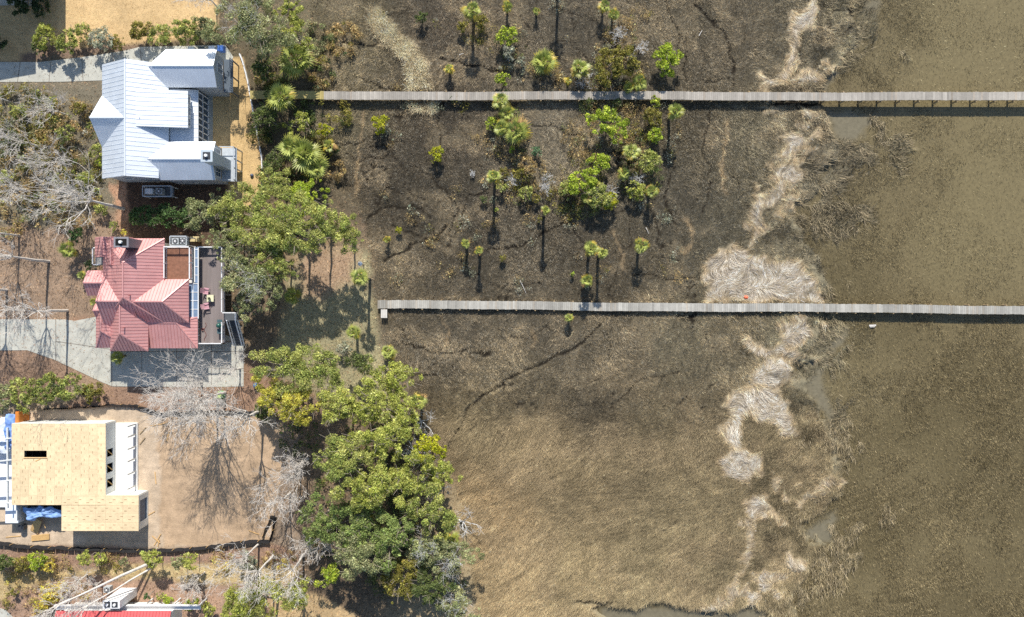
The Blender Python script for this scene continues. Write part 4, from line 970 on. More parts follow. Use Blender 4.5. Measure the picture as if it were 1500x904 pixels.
b = MB(); b.tube([(-71.4, -31.9, 0), (-71.4, -31.9, .9)], [.45, .45], 14); b.tube([(-71.4, -31.9, .9), (-71.4, -31.9, .96)], [.48, .48], 14); o = b.build("trash_barrel", M_DARK, None, off=(-71.4, -31.9, 0)); tag(o, "dark barrel beside the loose plywood sheet", "barrel")
def boards(name, label, items, mat=None):
    b = MB()
    for (x0, y0, z0, x1, y1, z1) in items: b.beam((x0, y0, z0), (x1, y1, z1), .11, .05)
    o = b.build(name, mat or M_LUM, None, off=(items[0][0], items[0][1], 0)); tag(o, label, "lumber", "loose boards on the building lot")
for (x0, y0, x1, y1, l) in [(-52.4, -34.7, -51.4, -33.0, "longest tan board of the scrap heap near the black silt fence"), (-52.7, -33.3, -51.5, -34.3, "crossed tan board lying over the longest scrap board near the silt fence"), (-51.9, -34.9, -51.6, -33.8, "short tan board end in the scrap heap near the silt fence"),
                            (-54.5, -18.4, -53.6, -17.4, "northern of two brown sticks beside the white terrace posts"), (-54.5, -19.9, -53.7, -18.9, "southern of two brown sticks beside the white terrace posts")]:
    boards("loose_board", l, [(x0, y0, .06, x1, y1, .1 if 'crossed' not in l else .16)], M_LUM if 'brown' not in l else M_POST)
x, y = P(68, 770, .5); boards("loose_board", "upright tan plank end at the southern lip of the tarp bay", [(x - .2, y + .3, .8, x, y - .3, .7)])
x, y = P(27, 612, 2); b = MB(); b.box(x - .3, x + .3, y - .9, y + .9, 0, 2.2); b.tube([(x, y - .8, 2.2), (x, y + .8, 2.2)], [.3, .3], 10); o = b.build("portable_toilet", mat_plain("orange_plastic", rgb(206, 128, 58), .5), None, off=(x, y, 0)); tag(o, "narrow orange cabinet under the bushes at the northwest corner of the lot", "cabinet")

# silt fence round the lot
def ribbon_fence(name, label, cat, pts, h, mats, post_step=2.4, thick=.03, lean=.12, z0=0.0, postm=None, wob=.12):
    w_ = [Vector((*P(x, y), z0)) for x, y in pts]
    root = thing(name, label, cat, tuple(w_[0])); dense = []
    for a, c in zip(w_[:-1], w_[1:]):
        n = max(1, int((c - a).length / .5))
        for i in range(n): dense.append(a + (c - a) * i / n)
    dense.append(w_[-1]); r = random.Random(len(dense))
    dense = [p + Vector((r.uniform(-1, 1) * wob, r.uniform(-1, 1) * wob, 0)) for p in dense]
    b = MB()
    for a, c in zip(dense[:-1], dense[1:]):
        d = (c - a).normalized(); s = Vector((-d.y, d.x, 0)); lo = thick / 2; tp = s * lean
        b.add([a - s * lo, a + s * lo, c + s * lo, c - s * lo] + [p + tp + Vector((0, 0, h)) for p in (a - s * lo, a + s * lo, c + s * lo, c - s * lo)],
              [(0, 3, 2, 1), (4, 5, 6, 7), (0, 1, 5, 4), (1, 2, 6, 5), (2, 3, 7, 6), (3, 0, 4, 7)])
    b.build("fabric", mats, root)
    acc = 0
    for a, c in zip(dense[:-1], dense[1:]):
        acc += (c - a).length
        if acc > post_step:
            acc = 0; p = MB(); p.box(a.x - .03, a.x + .03, a.y - .03, a.y + .03, z0 - .1, z0 + h + .12); p.build("stake", postm or M_LUM, root)
    return root
M_SILT = mat_plain("black_silt_fabric", rgb(34, 33, 34), .9)
ribbon_fence("silt_fence", "black silt fence sagging along the south edge of the sandy lot", "fence", [(-80, 783), (0, 793), (40, 799), (90, 800), (150, 803), (215, 805), (260, 803), (300, 800), (340, 794), (375, 791), (396, 791)], .65, M_SILT, lean=-.3)
ribbon_fence("silt_fence", "short black silt fence loop at the southeast corner of the sandy lot", "fence", [(396, 791), (402, 770), (405, 757), (398, 754), (391, 768), (384, 788)], .65, M_SILT, lean=.1)
ribbon_fence("silt_fence", "black silt fence along the north edge of the sandy lot", "fence", [(60, 600), (120, 596), (170, 592), (200, 593), (235, 604), (290, 602), (340, 602), (400, 602)], .55, M_SILT, lean=-.1)
ribbon_fence("garden_edging", "low white border wall curving along the lawn of the white-roofed house", "border wall", [(352, 80), (357, 92), (364, 120), (371, 160), (384, 230), (385, 245), (384, 300)], .45, M_WHITE, lean=0, thick=.14, wob=.02)

# ------------------------------------------------------------------ neighbour house at the bottom, neighbour house beyond the top-left corner
nb = thing("neighbor_house", "house with bright red roof and white north wall at the bottom edge", "house", (-58, -50, 0), "houses")
b = MB(); hip_roof(b, -64.2, -48.0, -56, -42.6, 4.3, 7.2, 'x', 0, 0); b.build("roof", [mat_plain("bright_red_roof", rgb(196, 92, 92), .5, .06, .5), mat_plain("bright_red_seam", rgb(150, 66, 68)), mat_plain("bright_red_cap", rgb(200, 100, 98))], nb)
b = MB(); b.box(-63.8, -48.3, -55.6, -43.0, 0, 4.2); b.build("wall", siding("white_siding", rgb(226, 226, 222)), nb)
b = MB(); b.box(-65.2, -44.5, -43.0, -42.3, 2.6, 2.75); b.box(-65.2, -44.5, -42.35, -42.25, 2.75, 3.2)
for x in (-64.8, -60.5, -56.5, -52.5, -48.5, -44.7): b.box(x - .08, x + .08, -42.5, -42.35, 0, 2.6)
b.build("balcony", M_WHITE, nb)
b = MB(); b.box(-57.3, -54.9, -42.0, -40.9, 0, 4.9); ch = b.build("chimney", M_WHITE, nb)
for xx in (-56.65, -55.6):
    g = MB(); g.box(xx - .42, xx + .42, -41.85, -41.05, 4.902, 4.93); sub(g, "flue_tray", M_DARK, ch, nb); g = MB(); g.tube([(xx, -41.45, 4.93), (xx, -41.45, 5.1)], [.2, .2], 10); sub(g, "flue", M_WHITE, ch, nb)
ac_unit(-58.9, -40.9, 0, "white air conditioner west of the chimney at the bottom red-roofed house")
nh = thing("neighbor_house", "large house beyond the top left corner whose shadow falls over the tan lawn", "house", (-76, 52, 0), "houses")
b = MB(); hip_roof(b, -90, -65.2, 45.5, 62, 6.0, 10.5, 'x', 0, 6.5, off=52.0); hip_roof(b, -86, -69.5, 43.8, 54, 7.5, 12.2, 'y', 4.5, 0.0, off=-77)
b.build("roof", [mat_plain("slate_roof", rgb(110, 108, 106), .7), mat_plain("slate_seam", rgb(80, 80, 80)), mat_plain("slate_cap", rgb(120, 118, 116))], nh)
b = MB(); b.box(-89, -66, 46.2, 61, 0, 5.9); b.box(-85.5, -70.2, 44.4, 53, 0, 7.4); b.build("wall", M_SID, nh)

# ------------------------------------------------------------------ small things
x, y = P(324.5, 578, .5); t = thing("wheeled_bin", "green recycling bin on the orange soil under the bare tree", "bin", (x, y, 0)); b = MB(); b.rbox((x, y, .5), (.72, .95, 1.0), math.radians(-10)); b.build("body", mat_plain("bin_green", rgb(86, 176, 110), .5), t)
b = MB(); b.rbox((x, y, 1.04), (.78, 1.0, .07), math.radians(-10)); b.build("lid", mat_plain("bin_lid", rgb(176, 200, 120), .5), t)
x, y = P(375, 565, .4); b = MB(); b.tube([(x, y, z) for z in (0, .1, .45, .7, .8)], [.25, .36, .42, .32, .06], 14); o = b.build("rain_barrel", mat_plain("blue_plastic", rgb(96, 132, 176), .4), None, off=(x, y, 0), smooth=True); tag(o, "blue-grey round barrel among the brush east of the driveway", "barrel")
x, y = P(369, 257, .1); b = MB(); b.tube([(x, y, z) for z in (0, .05, .2, .33, .36)], [.2, .25, .25, .15, .02], 12); o = b.build("garden_ball", mat_plain("grey_ball", rgb(88, 96, 112), .4), None, off=(x, y, 0), smooth=True); tag(o, "dark round ornament alone on the tan lawn", "ornament")
x, y = P(533, 388, 0); t = thing("lamp_post", "small white-topped post on the lawn beside the marsh edge", "post", (x, y, 0)); b = MB(); b.tube([(x, y, 0), (x, y, 2.6)], [.05, .04], 8); b.build("pole", M_DARK, t)
b = MB(); b.tube([(x, y, 2.6), (x, y, 2.75), (x, y + .0, 2.95)], [.28, .34, .05], 10); b.build("cap", M_WHITE, t)
x, y = P(1093, 436, .2); b = MB(); b.tube([(x - .3, y, .02), (x - .2, y + .05, .05), (x + .2, y, .08), (x + .35, y - .1, .05)], [.1, .28, .26, .05], 12); o = b.build("float", mat_plain("orange_float", rgb(240, 120, 84), .5), None, off=(x, y, 0), smooth=True); tag(o, "orange float lying on the big pale straw mat", "float")
x, y = P(1280, 477, 0); b = MB(); b.beam((x - .5, y, -.42), (x + .5, y + .04, -.4), .22, .14); b.beam((x - .4, y - .2, -.42), (x + .35, y - .17, -.42), .12, .1); o = b.build("driftwood", mat_plain("bleached_wood", rgb(206, 200, 190)), None, off=(x, y, 0)); tag(o, "pale driftwood plank floating south of the lower boardwalk", "driftwood")
for (px, py, a, l, lb) in [(766, 420, -65, 2.2, "bleached log lying just north of the lower boardwalk"), (1026, 49, 60, .9, "short pale log in the far upper right of the dark marsh"), (948, 338, -65, 1.0, "short white log between the palms right of the island"),
                           (676, 80, 20, .7, "small pale driftwood piece south of the topmost left palm")]:
    x, y = P(px, py); b = MB(); a = math.radians(a); b.tube([(x - math.cos(a) * l / 2, y - math.sin(a) * l / 2, .12), (x, y + .05, .16), (x + math.cos(a) * l / 2, y + math.sin(a) * l / 2, .1)], [.06, .05, .03], 7)
    o = b.build("driftwood", mat_plain("bleached_wood", rgb(206, 200, 190)), None, off=(x, y, 0)); tag(o, lb, "driftwood", "driftwood on the marsh")

# building scraps strewn over the sandy lot
r = random.Random(77)
for i, (px, py, l, a, lb) in enumerate([(232, 622, 2.4, 10, "long pale board in the northwest of the bare sand"), (246, 640, 1.4, 75, "short board below the long pale one on the sand"), (228, 700, 1.8, 95, "board lying along the light sand band beside the terrace"), (222, 752, 1.2, 30, "short scrap by the corner of the lower plywood wing"), (372, 780, 1.6, 160, "board near the southeast corner of the silt fence"), (20, 786, 2.2, 5, "board by the silt fence in the bottom left of the lot")]):
    x, y = P(px, py); a = math.radians(a); boards("loose_board", lb, [(x - l / 2 * math.cos(a), y - l / 2 * math.sin(a), .06, x + l / 2 * math.cos(a), y + l / 2 * math.sin(a), .06)])
x, y = P(60, 787); t = thing("lumber_stack", "small stack of fresh lumber in front of the tarp bay", "lumber", (x, y, 0))
for i in range(5):
    b = MB(); b.rbox((x, y + (i - 2) * .17, .12), (2.6, .14, .12), .1); b.build("board", M_LUM, t)
# ------------------------------------------------------------------ plants
M_LEAF = mat_attr("leaves", 0.55, 0.4, 0, spec=0.25)
M_FROND = mat_attr("palm_fronds", 0.45, 0.2, 0, spec=0.4)
M_BARK = mat_plain("bark", rgb(150, 138, 122), 0.9, 0.25, 5, bump=.4)
M_PALE = mat_plain("pale_bark", rgb(206, 199, 189), 0.85, 0.16, 2.5)
M_SILV = mat_plain("silver_deadwood", rgb(206, 204, 200), 0.85, 0.12, 3)
M_PBARK = mat_plain("palm_bark", rgb(104, 94, 82), 0.95, 0.3, 9, bump=.5)

def seg_mesh(name, segs, mats, n=4):
    s = np.array(segs); p0 = s[:, 0:3]; p1 = s[:, 3:6]; r0 = s[:, 6]; r1 = s[:, 7]
    d = p1 - p0; d /= np.linalg.norm(d, axis=1)[:, None] + 1e-9
    up_ = np.where(np.abs(d[:, 0:1]) < .8, np.array([[1., 0, 0]]), np.array([[0, 1., 0]]))
    a = np.cross(d, up_); a /= np.linalg.norm(a, axis=1)[:, None]; b = np.cross(d, a)
    m = len(s); V = np.empty((m, 2 * n, 3))
    for k in range(n):
        t = 2 * math.pi * k / n; o = a * math.cos(t) + b * math.sin(t)
        V[:, k] = p0 + o * r0[:, None]; V[:, n + k] = p1 + o * r1[:, None]
    base_ = np.arange(m)[:, None] * 2 * n
    Fs = [np.concatenate([base_ + k, base_ + (k + 1) % n, base_ + n + (k + 1) % n, base_ + n + k], 1) for k in range(n)]
    return np_mesh(name, V.reshape(-1, 3), np.concatenate(Fs), mats)

def grow(seed, h, r0, depth=6, spread=.55, bare=.35, lean=(0, 0), wiggle=.12, first=5, crown_r=None):
    """a leafless tree: list of trunk and branch segments"""
    r = random.Random(seed); trunk = []; br = []
    def walk(p, d, ln, rad, lv, out):
        n = 4 if lv < 2 else (3 if lv < 5 else 2)
        for i in range(n):
            d = (d + Vector((r.gauss(0, wiggle), r.gauss(0, wiggle), r.gauss(0, wiggle) + (.05 if lv < 4 else 0)))).normalized()
            q = p + d * ln / n; rr = rad * (1 - .28 * (i + 1) / n)
            out.append((*p, *q, rad * (1 - .28 * i / n), rr)); p = q
            if lv < depth and lv > 0 and i < n - 1 and r.random() < .42:
                side(p, d, ln * r.uniform(.4, .7), rr * .5, lv + 1)
        if lv >= depth: return
        k = 2 if r.random() < .8 else 3
        for _ in range(k): side(p, d, ln * r.uniform(.62, .86), rad * .72 * r.uniform(.6, .85), lv + 1, .8)
    def side(p, d, ln, rad, lv, f=1.0):
        a = r.uniform(0, 2 * math.pi); t = Vector((math.cos(a), math.sin(a), r.uniform(-.35, .35)))
        walk(p, (d + t * spread * f * r.uniform(.8, 1.7)).normalized(), ln, max(rad, .016), lv, br)
    p = Vector((0, 0, -.1)); d = Vector((lean[0], lean[1], h * bare)).normalized() if (lean[0] or lean[1]) else Vector((0, 0, 1))
    L_ = h * bare; n = 5
    for i in range(n):
        dd = (d + Vector((r.gauss(0, .035), r.gauss(0, .035), 0))).normalized(); q = p + dd * L_ / n
        trunk.append((*p, *q, r0 * (1 - .1 * i), r0 * (1 - .1 * (i + 1)))); p = q
    for k in range(first):
        a = 2 * math.pi * (k + r.random() * .5) / first; t = Vector((math.cos(a), math.sin(a), 0))
        walk(p, (d + t * spread * r.uniform(.35, 1.1)).normalized(), h * (1 - bare) * r.uniform(.3, .42), r0 * .42, 1, br)
    return trunk, br

BARE = {}
def bare_tree(name, px, py, h, label, seed=1, r0=.22, depth=5, spread=.55, bare=.35, lean=(0, 0), mat=None, rz=0.0, sc=1.0, group="leafless trees", cat="tree", first=5, app_h=0.0):
    x, y = P(px, py, app_h)
    key = (seed, h, r0, depth, spread, bare, lean, first, mat.name if mat else '')
    if key not in BARE:
        tr, br = grow(seed, h, r0, depth, spread, bare, lean, first=first)
        mm = [mat or M_PALE]; BARE[key] = (seg_mesh("trunk", tr, mm, 7), seg_mesh("branches", br, mm, 4))
    t = thing(name, label, cat, (x, y, 0), group, rz); t.scale = (sc, sc, sc)
    link("trunk", BARE[key][0], t); link("branches", BARE[key][1], t)
    return t

def leaf_cloud(r, centers, rads, n, size, cols, var, flat=.55, aspect=.6, seed_off=0):
    k = len(centers); w_ = rads ** 2; w_ = w_ / w_.sum(); ci = r.choice(k, n, p=w_)
    v = r.normal(0, 1, (n, 3)); v[:, 2] = np.abs(v[:, 2]) * .9 - .25; v /= np.linalg.norm(v, axis=1)[:, None]
    rad = rads[ci] * (r.random(n) ** .33) * r.uniform(.75, 1.12, n)
    pos = centers[ci] + v * rad[:, None] * np.array([1, 1, flat])
    nn = v * .8 + r.normal(0, .65, (n, 3)) + np.array([0, .1, .35]); nn /= np.linalg.norm(nn, axis=1)[:, None]
    t = np.cross(nn, r.normal(0, 1, (n, 3))); t /= np.linalg.norm(t, axis=1)[:, None] + 1e-9; bt = np.cross(nn, t)
    s = size * np.exp(r.normal(-.05, .38, n))[:, None]
    V = np.empty((n, 4, 3)); V[:, 0] = pos - t * s * .5; V[:, 1] = pos + bt * s * aspect * .5; V[:, 2] = pos + t * s * .55; V[:, 3] = pos - bt * s * aspect * .5
    cl = cols[ci] * 1.34 * np.exp(r.normal(0, var, n))[:, None]
    cl[:, 0] *= np.exp(r.normal(0, .06, n))
    return V.reshape(-1, 3), np.arange(4 * n).reshape(-1, 4), np.repeat(np.clip(cl, .003, .9), 4, 0)

def crown_centers(r, R, flat, k, irregular=.35, hole=0.0):
    ph = r.random(3) * 6.28; c = []
    while len(c) < k:
        a = r.random() * 6.283; q = math.sqrt(r.random())
        lim = 1 + irregular * (math.sin(2 * a + ph[0]) * .5 + math.sin(3 * a + ph[1]) * .4 + math.sin(5 * a + ph[2]) * .3)
        rr = q * R * .82 * lim
        z = R * flat * (math.sqrt(max(0, 1 - (q * .92) ** 2)) - .45) + r.normal(0, R * .06)
        c.append((rr * math.cos(a), rr * math.sin(a), z))
    return np.array(c)

KCOL = {  # leaf colours by kind of plant (photo sRGB of the leaf, two poles)
 'oak': ((130, 140, 72), (162, 162, 92)), 'oakgrey': ((124, 130, 86), (152, 152, 110)), 'mid': ((108, 124, 66), (136, 146, 86)), 'green': ((138, 144, 64), (170, 172, 94)), 'yellow': ((168, 164, 70), (188, 178, 80)),
 'bright': ((136, 152, 50), (164, 176, 66)), 'dark': ((84, 96, 54), (104, 114, 62)), 'olive': ((112, 108, 50), (136, 128, 62)), 'pine': ((142, 146, 34), (168, 166, 46)),
 'grey': ((138, 142, 118), (160, 160, 140)), 'blue': ((92, 122, 88), (110, 138, 98)), 'tan': ((150, 130, 86), (172, 150, 104)), 'cedar': ((70, 92, 52), (92, 116, 64)), 'gold': ((204, 176, 62), (190, 176, 84)), 'deep': ((52, 66, 40), (68, 82, 48))}
def crown_mesh(R, kind, seed, flat=.5, dens=330, size=.26, k=None, irregular=.35, gaps=0.0):
    r = np.random.default_rng(seed); k = k or int(20 + R * 15)
    C0 = crown_centers(r, R, flat, k, irregular); rads = R * (.07 + .17 * r.random(k) ** 1.5) * (1.0 if R > 2 else 1.3)
    a, b_ = lin(KCOL[kind][0]), lin(KCOL[kind][1]); t = r.random(k)[:, None]
    cols = (a * (1 - t) + b_ * t) * np.exp(r.normal(0, .12, k))[:, None]
    n = int(dens * R * R)
    V, Fq, C = leaf_cloud(r, C0, rads, n, size, cols, .36, flat=.75)
    return V, Fq, C, C0
def tree(name, px, py, rpx, h, kind, label, seed=None, flat=.5, group=None, size=.27, dens=420, cat="tree", trunk_off=(0, 0), trunk_r=None, irregular=.35, silver=0):
    """px,py,rpx: where the crown shows; h: height of the crown's middle"""
    seed = seed if seed is not None else int(px * 7 + py)
    k = 1 - h / CAM_H; R = rpx * .1 * k; x, y = P(px, py, h)
    tr = trunk_r or max(.12, R * .055); tx, ty = trunk_off
    t = thing(name, label, cat, (x + tx, y + ty, 0), group)
    V, Fq, C, C0 = crown_mesh(R, kind, seed, flat, dens, size, irregular=irregular)
    V = V + np.array([-tx, -ty, h]); 
    link("crown", np_mesh("crown", V, Fq, [M_LEAF], C), t)
    r = random.Random(seed); segs = []; p = Vector((0, 0, -.1)); fork = Vector((-tx * .6, -ty * .6, max(.4, h - R * flat * .9)))
    n = 5
    for i in range(n):
        q = Vector((0, 0, -.1)).lerp(fork, (i + 1) / n) + Vector((r.gauss(0, .06), r.gauss(0, .06), 0)); segs.append((*p, *q, tr * (1 - .08 * i), tr * (1 - .08 * (i + 1)))); p = q
    for c in list(C0)[:20]:
        e = Vector((c[0] - tx, c[1] - ty, c[2] + h + R * .1)); mid = p.lerp(e, .5) + Vector((r.gauss(0, R * .08), r.gauss(0, R * .08), -R * .08))
        segs.append((*p, *mid, tr * .5, tr * .32)); segs.append((*mid, *e, tr * .32, tr * .12))
        for _ in range(4):
            e2 = e + Vector((r.gauss(0, R * .16), r.gauss(0, R * .16), r.gauss(0, R * .05))); segs.append((*mid.lerp(e, .7), *e2, tr * .16, .02))
    link("trunk", seg_mesh("trunk", segs, [M_BARK], 6), t)
    if silver:
        br = grow(seed + 3, R * 1.3, .1, 4, .9, .05, first=6)[1]; br = [(s[0], s[1], s[2] + h - R * .15, s[3], s[4], s[5] + h - R * .15, s[6] * silver, s[7] * silver) for s in br]
        link("dead_branches", seg_mesh("dead_branches", br, [M_SILV], 4), t)
    return t
def bush(px, py, rpx, kind, label, h=None, **k):
    R = rpx * .1; h = h if h is not None else R * .75 + .3
    a = dict(flat=.75, size=.19 if R < 1.6 else .22, dens=620, cat="bush", group="bushes on the marsh island" if px > 540 else "bushes round the houses", trunk_r=.07, irregular=.25); a.update(k)
    return tree("bush", px, py, rpx, h, kind, label, **a)

# --- palms
def palm_crown(R, seed, lush=1.0, yellow=.25, warm=0.0):
    r = np.random.default_rng(seed); n = int(21 * lush); Vs = []; Fs = []; Cs = []; o = 0
    for i in range(n):
        f = (i + .5) / n                                   # 0 young and upright .. 1 old and drooping
        az = i * 2.39996 + r.normal(0, .2); el = math.radians(66 - 88 * f + r.normal(0, 10))
        d = np.array([math.cos(az) * math.cos(el), math.sin(az) * math.cos(el), math.sin(el)])
        side = np.array([-math.sin(az), math.cos(az), 0]); upv = np.cross(d, side); upv = -upv if upv[2] < 0 else upv
        Lp = R * .42 * r.uniform(.75, 1.2); Lb = R * .62 * r.uniform(.75, 1.25)
        tip = d * Lp; tip[2] -= Lp * .12
        old = f > 1 - yellow
        if old: c = lin((196, 172, 60)) if r.random() > warm else lin((184, 148, 92))
        elif f > .55: c = lin((150, 152, 66))
        else: c = lin((166, 174, 90))
        c = c * r.uniform(.8, 1.15)
        w_ = .03; q = len(Vs)
        Vs += [side * w_, -side * w_, tip - side * w_, tip + side * w_]; Fs.append((q, q + 1, q + 2, q + 3)); Cs += [c * .9] * 4
        m = 11
        for j in range(m):
            u = (j + .5) / m * 2 - 1; a = u * 1.45
            bd = d * math.cos(a) + side * math.sin(a) + upv * (.12 - .25 * abs(u)); bd /= np.linalg.norm(bd)
            ln = Lb * (1 - .42 * abs(u)) * r.uniform(.85, 1.1); wd = Lb * .058
            mid = tip + bd * ln * .5; end = tip + bd * ln; end[2] -= ln * (.14 + .3 * f) ; mid[2] -= ln * .03
            pr = np.cross(bd, upv); pr /= np.linalg.norm(pr) + 1e-9
            q = len(Vs); cc = c * r.uniform(.75, 1.25)
            Vs += [tip + pr * wd * .15, mid + pr * wd, end, mid - pr * wd]; Fs.append((q, q + 1, q + 2, q + 3)); Cs += [cc, cc, cc * 1.1, cc]
    return np.array(Vs), np.array(Fs), np.clip(np.array(Cs), 0, .9)
PALMS = {}
def palm(px, py, h, rpx, label, v=0, yellow=.25, lush=1.0, warm=0.0, group="palms", tilt=0):
    """px,py: where the crown shows, h: height of the crown"""
    R = rpx * .1 * 1.12; x, y = P(px, py, h); key = (v % 5, yellow, lush, warm)
    if key not in PALMS: PALMS[key] = np_mesh("crown", *palm_crown(1.0, 40 + v % 5, lush, yellow, warm)[:2], [M_FROND], palm_crown(1.0, 40 + v % 5, lush, yellow, warm)[2])
    t = thing("palm_tree", label, "palm tree", (x, y, 0), group)
    c = link("crown", PALMS[key], t, (0, 0, h)); c.scale = (R, R, R); c.rotation_euler = (.28 * math.sin(v * 2.3), .28 * math.cos(v * 3.1), (v * 1.7) % 6.28)
    pts = []; rr = .15 if h < 3 else .19; n = 8; zb = -.5
    for i in range(n): a = zb + (h - zb) * i / n; b2 = zb + (h - zb) * (i + 1) / n; pts.append((.04 * math.sin(i * 1.3 + v), .04 * math.cos(i + v), a, .04 * math.sin((i + 1) * 1.3 + v), .04 * math.cos(i + 1 + v), b2, rr * (1.15 - .2 * i / n), rr * (1.12 - .2 * i / n)))
    for k in range(26 if h > 1.5 else 8):     # stubs of old fronds under the crown
        a = k * 2.4; z = h - .15 - k * .045; pts.append((rr * .7 * math.cos(a), rr * .7 * math.sin(a), z, rr * 2.1 * math.cos(a), rr * 2.1 * math.sin(a), z + .25, .05, .03))
    link("trunk", seg_mesh("trunk", pts, [M_PBARK], 8), t)
    return t

G = "palms"
for i, a in enumerate([
 (691, 15, 4.9, 14, "tall palm topmost left on the island among olive bushes"), (743, 10, 2.2, 9, "greyish low palm at the top edge right of the topmost left palm", .5), (786, 16, 1.4, 6, "tiny palm near the top edge left of the long lone trunk shadow", .4),
 (821, -36, 6.5, 12, "palm above the top edge casting the long lone shadow on the marsh"), (885, 9, 2.3, 10, "left one of two touching palms near the top edge above the olive tree"), (899, 21, 2.1, 9, "right one of two touching palms near the top edge above the olive tree"),
 (797, 91, 2.2, 19, "broad palm with splayed fronds just north of the upper boardwalk"), (658, 101, 1.6, 8, "lone yellow palm north of the upper boardwalk beside the reeds", .6), (849, 100, 2.6, 15, "palm crowding the west side of the big olive tree"),
 (832, 119, 1.2, 7, "small yellowish palm at the foot of the palm west of the olive tree", .6), (937, 121, 2.0, 13, "palm at the edge of the upper boardwalk south of the olive tree"), (922, 128, 1.5, 9, "low palm half under its neighbour at the upper boardwalk's north edge"),
 (733, 148, 2.2, 13, "palm leaning over the upper boardwalk from its south side"), (743, 166, 2.0, 12, "grey-green palm just south of the upper boardwalk in the left thicket", .1), (757, 192, 2.6, 20, "largest palm in the left thicket south of the upper boardwalk"), (735, 187, 2.3, 13, "palm tucked west of the largest palm in the left thicket", .15),
 (990, 163, 4.6, 12, "slender lone palm east of the thickets south of the upper boardwalk"), (925, 222, 3.2, 13, "palm west of the yellow-green round bush in the right thicket"), (914, 254, 2.0, 10, "low palm south of the palm by the yellow-green round bush"), (955, 280, 3.0, 10, "palm standing right of the dark bush with silver twigs"),
 (723, 259, 6.2, 11, "tall palm with long shadow at the western end of the southern thicket"), (799, 308, 5.9, 7, "thin tall palm alone south of the thickets with a long shadow"), (682, 357, 3.0, 7, "left one of the two thin palms west above the lower boardwalk"), (701, 367, 4.0, 7, "right one of the two thin palms west above the lower boardwalk", .5),
 (940, 360, 3.4, 12, "round full palm with reddish lower fronds alone east of the trio", .35), (867, 364, 5.2, 12, "largest palm of the trio above the lower boardwalk"), (883, 371, 5.9, 8, "right palm of the trio above the lower boardwalk"), (860, 411, 3.4, 10, "low palm of the trio nearest the lower boardwalk", .4),
 (834, 466, 1.5, 7, "small palm just south of the lower boardwalk"), (433, 88, 4.0, 27, "big palm on the shore bank north of the upper boardwalk", .12), (411, 142, 4.5, 21, "grey-green palm overhanging the yellow planks of the upper boardwalk", .08), (446, 226, 3.6, 24, "largest palm of the shore clump south of the yellow planks", .12),
 (461, 244, 3.0, 19, "eastern palm of the shore clump south of the yellow planks", .15), (427, 216, 3.8, 19, "western palm of the shore clump south of the yellow planks", .1), (482, 214, 1.8, 11, "low palm with orange fronds east of the shore clump", .55), (567, 351, 1.3, 6, "tiny yellow palm at the marsh edge by the middle lawn", .6),
 (428, 433, 4.0, 13, "shaded palm west on the middle lawn beside the grey oak", .1), (527, 406, 7.3, 13, "tall palm on the middle lawn near the lower boardwalk's end", .1), (517, 487, 3.4, 11, "small palm in the south of the middle lawn", .1), (569, 516, 2.0, 12, "palm at the shore corner south of the wooden bench", .1),
 (613, 588, 4.0, 13, "palm on the shore edge beside the bright green oak", .2), (662, 792, 3.0, 14, "palm on the shore edge between two silver dead trees", .2), (172, 523, 2.2, 10, "small bright palm against the south wall of the red-roofed house", .2), (100, 366, 2.2, 13, "palm on the orange soil west of the red-roofed house", .1),
 (119, 403, 1.4, 7, "small palm close to the west wall of the red-roofed house", .1), (137, 442, 1.2, 6, "tiny palm beside the west gable of the red-roofed house", .3), (192, 874, 1.5, 0, ""), (480, 780, 2.5, 0, "")]):
    if not a[4]: continue
    palm(a[0], a[1], a[2], a[3], a[4], v=i, yellow=a[5] if len(a) > 5 else .25, warm=.5 if 'reddish' in a[4] or 'orange' in a[4] or 'thin palms' in a[4] else .12, lush=1.35 if a[3] > 17 else 1.0)

